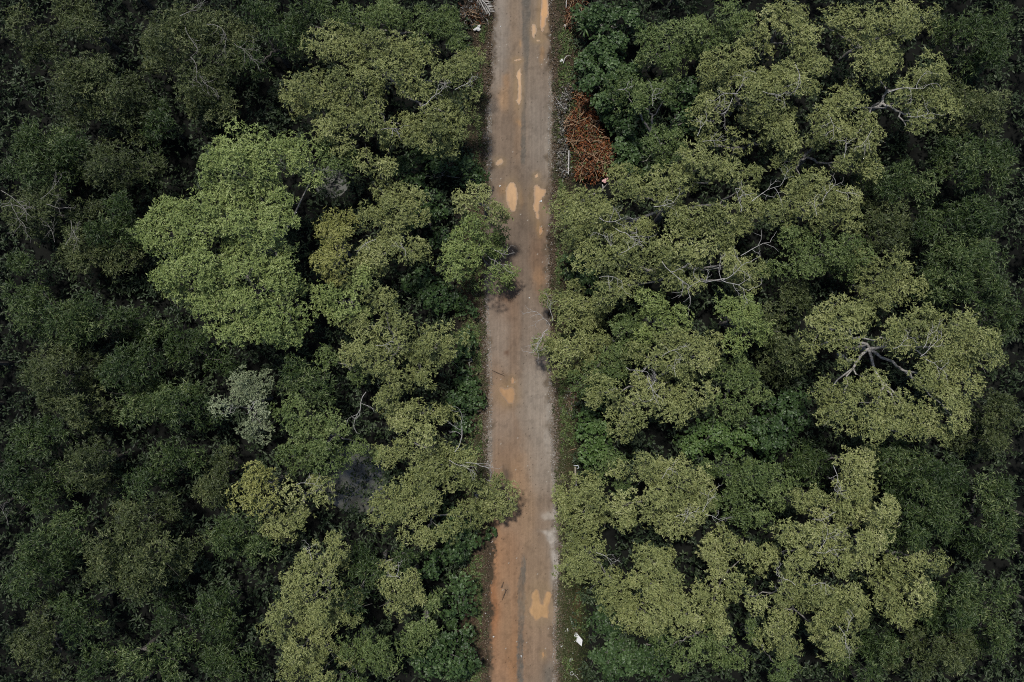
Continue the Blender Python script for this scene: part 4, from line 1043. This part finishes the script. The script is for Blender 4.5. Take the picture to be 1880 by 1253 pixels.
def scatter_leafy(name, label, mat, n, dist, L, Wd, per, a0, a1, seed, zoff=.02, mask=None, fold=.2, kind="stuff"):
    rng = np.random.default_rng(seed)
    y = rng.uniform(-24, 24, n); side = rng.random(n) < .5
    l, r = interp_y(626.5 - y * 28.06, ROAD_EDGE)
    off = dist(rng, n)
    x = np.where(side, (l - 940) / 28.06 - off, (r - 940) / 28.06 + off)
    px = x * 28.06 + 940; py = 626.5 - y * 28.06
    w = np.ones(n) if mask is None else mask(px, py, x, y, side)
    k = rng.random(n) < w
    x, y = x[k], y[k]
    c = np.column_stack([x, y, surf_z(x, y) + zoff + rng.uniform(0, .04, len(x))])
    ax = norm(np.column_stack([rng.normal(0, .3, len(x)), rng.normal(0, .3, len(x)), np.ones(len(x))]))
    V, F_, T = leaf_arrays(c, ax, per, L, Wd, a0, a1, rng, fold)
    tag(link(name, mesh_arrays(name, V, F_, mat, tint=T)), label, name.replace("_", " "), kind=kind)


def patchy(seed, thr, sc=1.6):
    return lambda px, py, x, y, side: (fbm(x * sc, y * sc, seed) > thr) * 1.0


scatter_leafy("weeds", "low brownish green weeds creeping over the gravel edges", M['weed'], 17000, lambda g, n: .10 + np.abs(g.normal(0, .75, n)), .10, .042, 5, 35, 95, 91,
              mask=lambda px, py, x, y, s: np.clip((fbm(x * 1.5, y * 1.5, 55) - .36) * 5, .06, 1) * np.where((py > 930) & s, .8, 1) * np.clip((np.where(s, 905 - px, px - 1008) / 28.06 - .2 + 1.3 * (fbm(x * 1.4, y * 1.4, 56) - .5)) / .6, .02, 1))
scatter_leafy("ground_cover", "small green leafy plants on both shaded verges", M['mid'], 7000, lambda g, n: .55 + np.abs(g.normal(.3, .6, n)), .12, .06, 5, 45, 100, 95, zoff=.06,
              mask=lambda px, py, x, y, s: np.clip((fbm(x * 1.1, y * 1.1, 65) - .45) * 6, 0, 1))
scatter_leafy("grass", "short green grass on the shaded right verge", M['grass'], 26000, lambda g, n: g.uniform(.5, 2.2, n), .16, .012, 4, 5, 55, 92, fold=.0,
              mask=lambda px, py, x, y, s: np.where(s, .05, np.clip(np.interp(py, [0, 640, 740, 900, 1020, 1060, 1253], [.1, .1, .5, .5, .5, 1, 1]), 0, 1)))
scatter_leafy("fallen_leaves", "brown fallen leaves strewn along both verges", M['litterleaf'], 24000, lambda g, n: .15 + np.abs(g.normal(.35, .6, n)), .12, .05, 1, 75, 105, 93,
              mask=lambda px, py, x, y, s: np.where(fbm(x * .9, y * .9, 59) > .42, .95, .5))

# ------------------------------------------------------------------ heaps of dead fronds and rubbish by the road
def leaf_heap(name, label, cat, blobs, mats, seed, L, Wd, per_m2, twigs, twig_mat, hmax, group=None, twig_len=(.5, 1.2)):
    """blobs: (px, py, rx, ry); a heap of dead leaves with single twigs as parts"""
    rng = np.random.default_rng(seed)
    B = np.array(blobs, float)
    c0 = W(B[:, 0].mean(), B[:, 1].mean(), 0)
    gz = float(ground_z(c0[:1], c0[1:2])[0])
    root = empty(name, (c0[0], c0[1], gz)); tag(root, label, cat, group)
    for mi, (mk, frac) in enumerate(mats):
        cs = []
        for (bx, by, rx, ry) in B:
            n = int(per_m2 * frac * math.pi * rx * ry / 28.06 ** 2)
            q = rng.normal(0, .58, (n, 2)); q = q[(q ** 2).sum(1) < 2.2]; q = q[fbm(q[:, 0] * 2.6 + by, q[:, 1] * 2.6 + bx, seed + 7) > .36]
            dd = (q ** 2).sum(1)
            w = W(bx, by, 0)
            lumps = fbm(q[:, 0] * 3 + bx, q[:, 1] * 3 + by, seed)
            h = hmax * np.maximum(0, 1 - dd) ** .7 * (.5 + lumps)
            z = h * rng.uniform(.65, 1.0, len(q)) + .03
            cs.append(np.column_stack([w[0] + q[:, 0] * rx / 28.06 - c0[0], w[1] + q[:, 1] * ry / 28.06 - c0[1], z]))
        c = np.concatenate(cs)
        ax = norm(np.column_stack([rng.normal(0, .6, len(c)), rng.normal(0, .6, len(c)), np.ones(len(c)) * .8]))
        V, F_, T = leaf_arrays(c, ax, 3, L, Wd, 30, 110, rng, .35, lvar=.45)
        o = link("dead_leaves", mesh_arrays("dead_leaves", V, F_, M[mk], tint=T), root)
        o["kind"] = "stuff"
    # heap core so the pile is not hollow
    for k in range(twigs):
        bx, by, rx, ry = B[rng.integers(0, len(B))]
        w = W(bx + rng.normal(0, .4) * rx, by + rng.normal(0, .4) * ry, 0) - c0
        ln = rng.uniform(*twig_len); an = rng.uniform(0, 2 * np.pi)
        d = np.array([math.cos(an), math.sin(an), rng.normal(0, .12)]) * ln * .5
        z = hmax * rng.uniform(.8, 1.25)
        t = Tubes(4); t.add(wobble_path(w - d + (0, 0, z), w + d + (0, 0, z), 5, .035, rng), np.linspace(.022, .010, 5))
        link("twig", t.mesh("twig", M[twig_mat]), root)
    return root


leaf_heap("brush_heap", "long heap of rust brown dead branches and leaves beside the road", "brush heap",
          [(1070, 185, 18, 26), (1072, 215, 26, 30), (1068, 250, 34, 34), (1078, 280, 34, 34), (1085, 305, 28, 22), (1102, 285, 24, 28), (1046, 228, 16, 12), (1072, 318, 22, 16), (1062, 172, 10, 10), (1094, 240, 14, 16), (1112, 300, 12, 12), (1050, 262, 12, 14), (1098, 262, 12, 12)],
          [('rust', .66), ('litterleaf', .24), ('mid', .10)], 301, .23, .06, 125, 70, 'twig', .8)
leaf_heap("dry_leaf_heap", "strip of dried grey leaves between the road and the rust brown heap", "leaf heap",
          [(1031, 235, 10, 26), (1032, 275, 13, 28), (1034, 310, 12, 20), (1030, 195, 9, 24), (1040, 175, 10, 24)], [('drygrey', .6), ('litterleaf', .25), ('weed', .15)], 302, .15, .065, 200, 10, 'deadwood', .28, twig_len=(.3, .7))
leaf_heap("frond_heap", "heap of brown and grey dead fronds at the road's top left corner", "brush heap",
          [(868, 15, 20, 26), (860, 28, 14, 14), (882, 25, 16, 24), (885, 0, 20, 18)], [('litterleaf', .5), ('drygrey', .35), ('rust', .15)], 303, .22, .05, 200, 14, 'twig', .45)
leaf_heap("frond_heap", "reddish brown dead fronds at the road's top right corner", "brush heap",
          [(1052, 18, 14, 22), (1046, 40, 10, 14), (1062, 0, 14, 14)], [('rust', .45), ('litterleaf', .55)], 304, .20, .05, 170, 10, 'twig', .35)
leaf_heap("dry_leaf_heap", "brown dry twiggy debris on the right verge above the leaning post", "leaf heap",
          [(1040, 745, 14, 26), (1052, 720, 14, 22)], [('litterleaf', .8), ('drygrey', .2)], 305, .12, .04, 160, 6, 'twig', .15, twig_len=(.3, .7))


# dry palm frond with separate leaflets
def palm_frond():
    p0 = W(880, -8, .6); p1 = W(900, 22, .45)
    root = empty("palm_frond", (p0[0], p0[1], 0)); tag(root, "cream dried palm frond lying on the top left heap", "palm frond")
    o0 = np.array([p0[0], p0[1], 0])
    rng = np.random.default_rng(8)
    t = Tubes(5); path = wobble_path(p0 - o0, p1 - o0, 6, .02, rng); t.add(path, np.linspace(.06, .03, 6))
    link("midrib", t.mesh("midrib", M['deadwood']), root)
    d = norm((p1 - p0)[None])[0]; side = np.cross(d, [0, 0, 1])
    for k in range(11):
        q = path[0] * (1 - k / 10) + path[-1] * (k / 10) + np.array([0, 0, .03])
        for sgn in (-1, 1):
            L = .55 * (1 - .3 * k / 10) * rng.uniform(.8, 1.1)
            dd = norm((side * sgn * .8 + d * .6 + [0, 0, rng.normal(0, .12)])[None])[0]
            w = np.cross(dd, [0, 0, 1]) * .028
            v = np.array([q, q + dd * L * .5 + w + [0, 0, .03], q + dd * L, q + dd * L * .5 - w + [0, 0, .03], q + dd * L * .5 - [0, 0, .01]])
            f = np.array([[0, 1, 4], [1, 2, 4], [2, 3, 4], [3, 0, 4]])
            link("leaflet", mesh_arrays("leaflet", v, f, M['deadwood']), root)


palm_frond()

# ------------------------------------------------------------------ litter
M['foam'] = noise_mat("white polystyrene", (0.36, 0.36, 0.35), (0.48, 0.48, 0.47), 20, 0.7, 0.3, 0.3)
M['paper'] = noise_mat("dirty white plastic", (0.24, 0.24, 0.22), (0.42, 0.42, 0.40), 16, 0.5, 0.4, 0.3)
M['pink'] = noise_mat("faded pink plastic", (0.34, 0.17, 0.155), (0.46, 0.29, 0.27), 12, 0.45, 0.4, 0.3)
M['postw'] = noise_mat("weathered post wood", (0.17, 0.14, 0.10), (0.30, 0.26, 0.21), 14, 0.8, 0.2, 0.5)
M['metal'] = noise_mat("dull grey metal", (0.20, 0.22, 0.26), (0.38, 0.40, 0.44), 14, 0.45, 0.5, 0.2)
M['asphaltlump'] = noise_mat("pale stone", (0.2, 0.205, 0.2), (0.30, 0.30, 0.29), 20, 0.9, 0.2, 0.5)


def foam_sheet():
    """snapped polystyrene sheet, one corner broken away"""
    out = [(1056, 1163), (1059.5, 1164), (1069.5, 1176), (1069, 1182), (1068, 1187.5), (1057, 1178), (1059.5, 1172), (1054, 1168.5)]
    z0, th = 0.10, 0.07
    cx, cy = 1062, 1175
    c = W(cx, cy, 0)
    s = S(0.1)
    gz = float(ground_z(c[:1], c[1:2])[0])
    n = len(out)
    top = [((a - cx) * s, -(b_ - cy) * s, th + .05 + .012 * ((i * 7) % 5)) for i, (a, b_) in enumerate(out)]
    bot = [(x, y, z - th) for x, y, z in top]
    me = bpy.data.meshes.new("foam_sheet")
    me.from_pydata(top + bot, [], [list(range(n))[::-1], [n + i for i in range(n)]] + [[i, (i + 1) % n, n + (i + 1) % n, n + i] for i in range(n)])
    me.materials.append(M['foam']); me.update()
    o = link("foam_sheet", me, loc=(c[0], c[1], gz))
    tag(o, "broken white polystyrene sheet lying in the right verge grass", "foam sheet")


foam_sheet()


def scrap(px, py, size, label, name="plastic_scrap", cat="litter", mat='paper', group="white litter scattered by the road", seed=0, aspect=1.6, ang=0.6, lift=.05, crumple=.35):
    """crumpled bit of sheet: a wavy grid with an uneven outline"""
    rng = np.random.default_rng(500 + seed)
    c = W(px, py, 0)
    gz = float(surf_z(c[:1], c[1:2])[0])
    n = 7
    u = np.linspace(-1, 1, n); U, Vv = np.meshgrid(u, u)
    th = np.arctan2(Vv, U); rr = np.maximum(np.abs(U), np.abs(Vv))
    k = .72 + .28 * np.sin(th * 3 + rng.uniform(0, 6)) * rng.uniform(.4, 1) + rng.normal(0, .06, U.shape)
    x = rr * np.cos(th) * k * size * aspect * .5; y = rr * np.sin(th) * k * size * .5
    z = size * crumple * (fbm(U * 1.7 + seed, Vv * 1.7, seed) * (1.15 - .8 * rr)) + .01
    X = x * math.cos(ang) - y * math.sin(ang); Y = x * math.sin(ang) + y * math.cos(ang)
    i = np.arange(n - 1)[:, None] * n + np.arange(n - 1)[None]
    F_ = np.stack([i, i + 1, i + n + 1, i + n], -1).reshape(-1, 4)
    o = link(name, mesh_arrays(name, np.stack([X, Y, z], -1).reshape(-1, 3), F_, M[mat]), loc=(c[0], c[1], gz + lift))
    tag(o, label, cat, group)
    return o


scrap(877, 53, .42, "crumpled white plastic bag below the top left heap of fronds", "plastic_bag", seed=1, crumple=.6, lift=.12)
scrap(1112, 330, .36, "pale pink plastic bag below the rust brown heap", "plastic_bag", mat='pink', group="litter bags by the road", seed=2, crumple=.6, lift=.25)
scrap(1048, 1212, .24, "small white foam scrap below the polystyrene sheet", seed=3)
scrap(1042, 1157, .10, "thin white strip in the grass left of the polystyrene sheet", seed=4, aspect=3.4, ang=1.75)
scrap(1050, 1143, .09, "thin white strip in the grass above the polystyrene sheet", seed=5, aspect=3.2, ang=1.9)
scrap(1031, 1187, .11, "white scrap on the gravel edge beside the grass", seed=6)
scrap(1038, 47, .16, "white scrap on the top right verge", seed=7, lift=.10)
scrap(1031, 112, .20, "white rag caught in the verge beside a pale twig", seed=8, lift=.12)
scrap(919, 49, .075, "tiny white fleck on the road near the top", seed=9, lift=.02)
scrap(918, 342, .11, "white scrap on the road beside the oval puddle", seed=10, lift=.02)
scrap(993, 370, .15, "white scrap lying in the jagged puddle", seed=11, lift=.02)
scrap(972, 547, .085, "tiny white fleck on the road beside the narrow overhang", seed=12, lift=.02)
scrap(906, 1169, .11, "white scrap on the orange mud's left edge", seed=13, lift=.02)
scrap(846, 759, .14, "white scrap in the shade under the left roadside shrubs", seed=14, lift=.6)
scrap(1043, 1226, .06, "tiny white fleck beside the white ring", seed=15)
scrap(957, 1205, .20, "pale grey lump in the dark tar strip", name="broken_stone", cat="stone", mat='asphaltlump', group="stones on the road", seed=16, aspect=.6, lift=.0, crumple=.3)
rngl = np.random.default_rng(44)
for k in range(16):
    scrap(rngl.uniform(1032, 1062), rngl.uniform(1120, 1250), rngl.uniform(.04, .075), "tiny white litter fleck in the grass around the polystyrene sheet", seed=40 + k, ang=rngl.uniform(0, 3), group="white flecks in the right verge grass")
for k in range(14):
    scrap(rngl.uniform(848, 892), rngl.uniform(1090, 1245), rngl.uniform(.04, .075), "tiny white litter fleck on the left verge beside the orange mud", seed=70 + k, ang=rngl.uniform(0, 3), group="white flecks on the left verge")


def ring_litter():
    c = W(1050, 1237, 0); gz = float(ground_z(c[:1], c[1:2])[0])
    a = np.linspace(.9, 2 * np.pi + .1, 22)
    t = Tubes(6); t.add(np.column_stack([.11 * np.cos(a), .11 * np.sin(a), .05 + .01 * np.sin(a)]), np.full(22, .022))
    o = link("plastic_ring", t.mesh("plastic_ring", M['paper']), loc=(c[0], c[1], gz + .04))
    tag(o, "open white plastic ring in the grass near the bottom edge", "litter", "white litter scattered by the road")


ring_litter()


def stick(name, pts, radii, mat, label, group=None, fork=None, cat="stick"):
    """pts: (px, py, height above ground)"""
    w = [W(a, b_, 0) for a, b_, h in pts]
    gz = [float(surf_z(q[:1], q[1:2])[0]) for q in w]
    P = np.array([[q[0], q[1], g + h] for q, g, (a, b_, h) in zip(w, gz, pts)])
    o0 = P[0].copy()
    t = Tubes(6); t.add(P - o0, radii)
    if fork is not None:
        i, dx, dy, dz, r = fork
        t.add(np.array([P[i] - o0, P[i] - o0 + np.array([dx, dy, dz]) * .5 + [0, 0.02, 0], P[i] - o0 + np.array([dx, dy, dz])]), [r, r * .8, r * .5])
    o = link(name, t.mesh(name, M[mat]), loc=tuple(o0))
    tag(o, label, cat, group)
    return o


G = "sticks lying on the road and verge"
stick("stick", [(920.5, 1079, .04), (923, 1073, .05), (924.6, 1068, .05)], [.055, .03, .018], 'darkstick', "short dark stick with a thick end on the orange mud", G)
stick("stick", [(922, 1102, .03), (926, 1091, .06), (928.5, 1085, .07), (927, 1081, .05)], [.02, .035, .03, .02], 'darkstick', "longer bent dark stick below the short one on the orange mud", G, fork=(2, .12, .12, .02, .02))
stick("stick", [(903, 680, .03), (912, 684, .05), (921, 688, .05), (927, 691, .03)], [.015, .02, .016, .01], 'darkstick', "thin dark twig poking from the left verge over the heart-shaped puddle", G, fork=(2, .15, .10, .02, .01))
stick("stick", [(1044, 278, .35), (1043.5, 300, .38), (1043, 322, .35)], [.045, .05, .04], 'deadwood', "straight pale pole lying along the rust brown heap's left side", G)
stick("stick", [(1107, 337, .3), (1108, 342, .35), (1108, 349, .3)], [.03, .035, .03], 'deadwood', "short pale stake below the rust brown heap", G)
stick("stick", [(1034, 118, .20), (1036, 110, .25), (1040, 105, .26), (1047, 103, .22)], [.03, .028, .022, .014], 'deadwood', "curved pale twig on the verge above the rust brown heap", G)
stick("stick", [(1039, 8, .25), (1040, -4, .25), (1039, 16, .22)][::1], [.03, .025, .03], 'deadwood', "short pale twig on the top right verge", G)
stick("stick", [(1046, 827, .12), (1052, 826, .14), (1058, 824, .14)], [.018, .018, .012], 'twig', "thin tan twig across the right verge above the leaning post", G)
stick("stick", [(1055, 1240, .10), (1060, 1245, .12), (1063, 1250, .10)], [.018, .018, .012], 'deadwood', "thin pale twig beside the white ring", G)
stick("stick", [(1028, 78, .10), (1034, 70, .14), (1042, 60, .18)], [.014, .018, .014], 'darkstick', "thin dark twig slanting across the top right verge", G)


def roadside_post():
    b_ = W(1056.5, 856, 0); gz = float(ground_z(b_[:1], b_[1:2])[0])
    root = empty("roadside_post", (b_[0], b_[1], gz)); tag(root, "pale leaning wooden post with grey metal bracket at the right verge", "post")
    top = W(1058, 891, 1.5)
    rng = np.random.default_rng(3)
    o0 = np.array([b_[0], b_[1], gz])
    t = Tubes(8); p = wobble_path((0, 0, -.1), top - o0, 5, .008, rng); t.add(p, np.linspace(.062, .05, 5))
    link("pole", t.mesh("pole", M['postw']), root)
    # cap
    t = Tubes(8); t.add(np.array([p[-1] - (p[-1] - p[-2]) * .02, p[-1] + (p[-1] - p[-2]) * .10, p[-1] + (p[-1] - p[-2]) * .101]), [.058, .058, .001])
    link("cap", t.mesh("cap", M['paper']), root)
    # bracket: bent strip frame beside the pole foot
    a = np.array([[.02, .02, .22], [.20, .02, .24], [.20, -.16, .30], [.08, -.16, .30]])
    t = Tubes(5); t.add(a, np.full(4, .022)); link("bracket", t.mesh("bracket", M['metal']), root)
    t = Tubes(5); t.add(np.array([[-.12, .04, .22], [.0, .03, .24], [.22, .06, .24]]), np.full(3, .025)); link("crossbar", t.mesh("crossbar", M['metal']), root)


roadside_post()


# small spiky plant by the top right verge
def spiky_plant(px, py, z, n, L, label, seed):
    rng = np.random.default_rng(seed)
    c = W(px, py, z); gz = float(ground_z(c[:1], c[1:2])[0])
    root = empty("spiky_plant", (c[0], c[1], gz)); tag(root, label, "plant", SHRUB)
    t = Tubes(6); t.add(wobble_path((0, 0, -.05), (0, 0, z - gz), 4, .02, rng), np.linspace(.06, .04, 4)); link("stem", t.mesh("stem", M['darkbark']), root)
    for k in range(n):
        a = k * 2.4 + rng.normal(0, .2); up = rng.uniform(.1, .8)
        d = np.array([math.cos(a), math.sin(a), 0]); w = np.array([-math.sin(a), math.cos(a), 0])
        s = np.linspace(0, 1, 5)
        prof = np.array([.3, 1, .9, .55, .03]) * .045
        mid = np.array([0, 0, z - gz]) + d * (s * L)[:, None] + np.array([0, 0, 1.0]) * (up * L * (s - 1.1 * s ** 2))[:, None]
        v = np.concatenate([mid + w * prof[:, None] + [0, 0, .015], mid, mid - w * prof[:, None] + [0, 0, .015]])
        f = []
        for i in range(4):
            f += [[i, i + 1, 6 + i, 5 + i], [5 + i, 6 + i, 11 + i, 10 + i]]
        me = mesh_arrays("leaf", v, np.array(f), M['roundbright'], tint=np.full(len(f), rng.uniform(.1, .6)))
        link("leaf", me, root)


spiky_plant(1073, 52, 1.6, 16, .62, "spiky green plant between the top right fronds and the broad-leaved mound", 61)
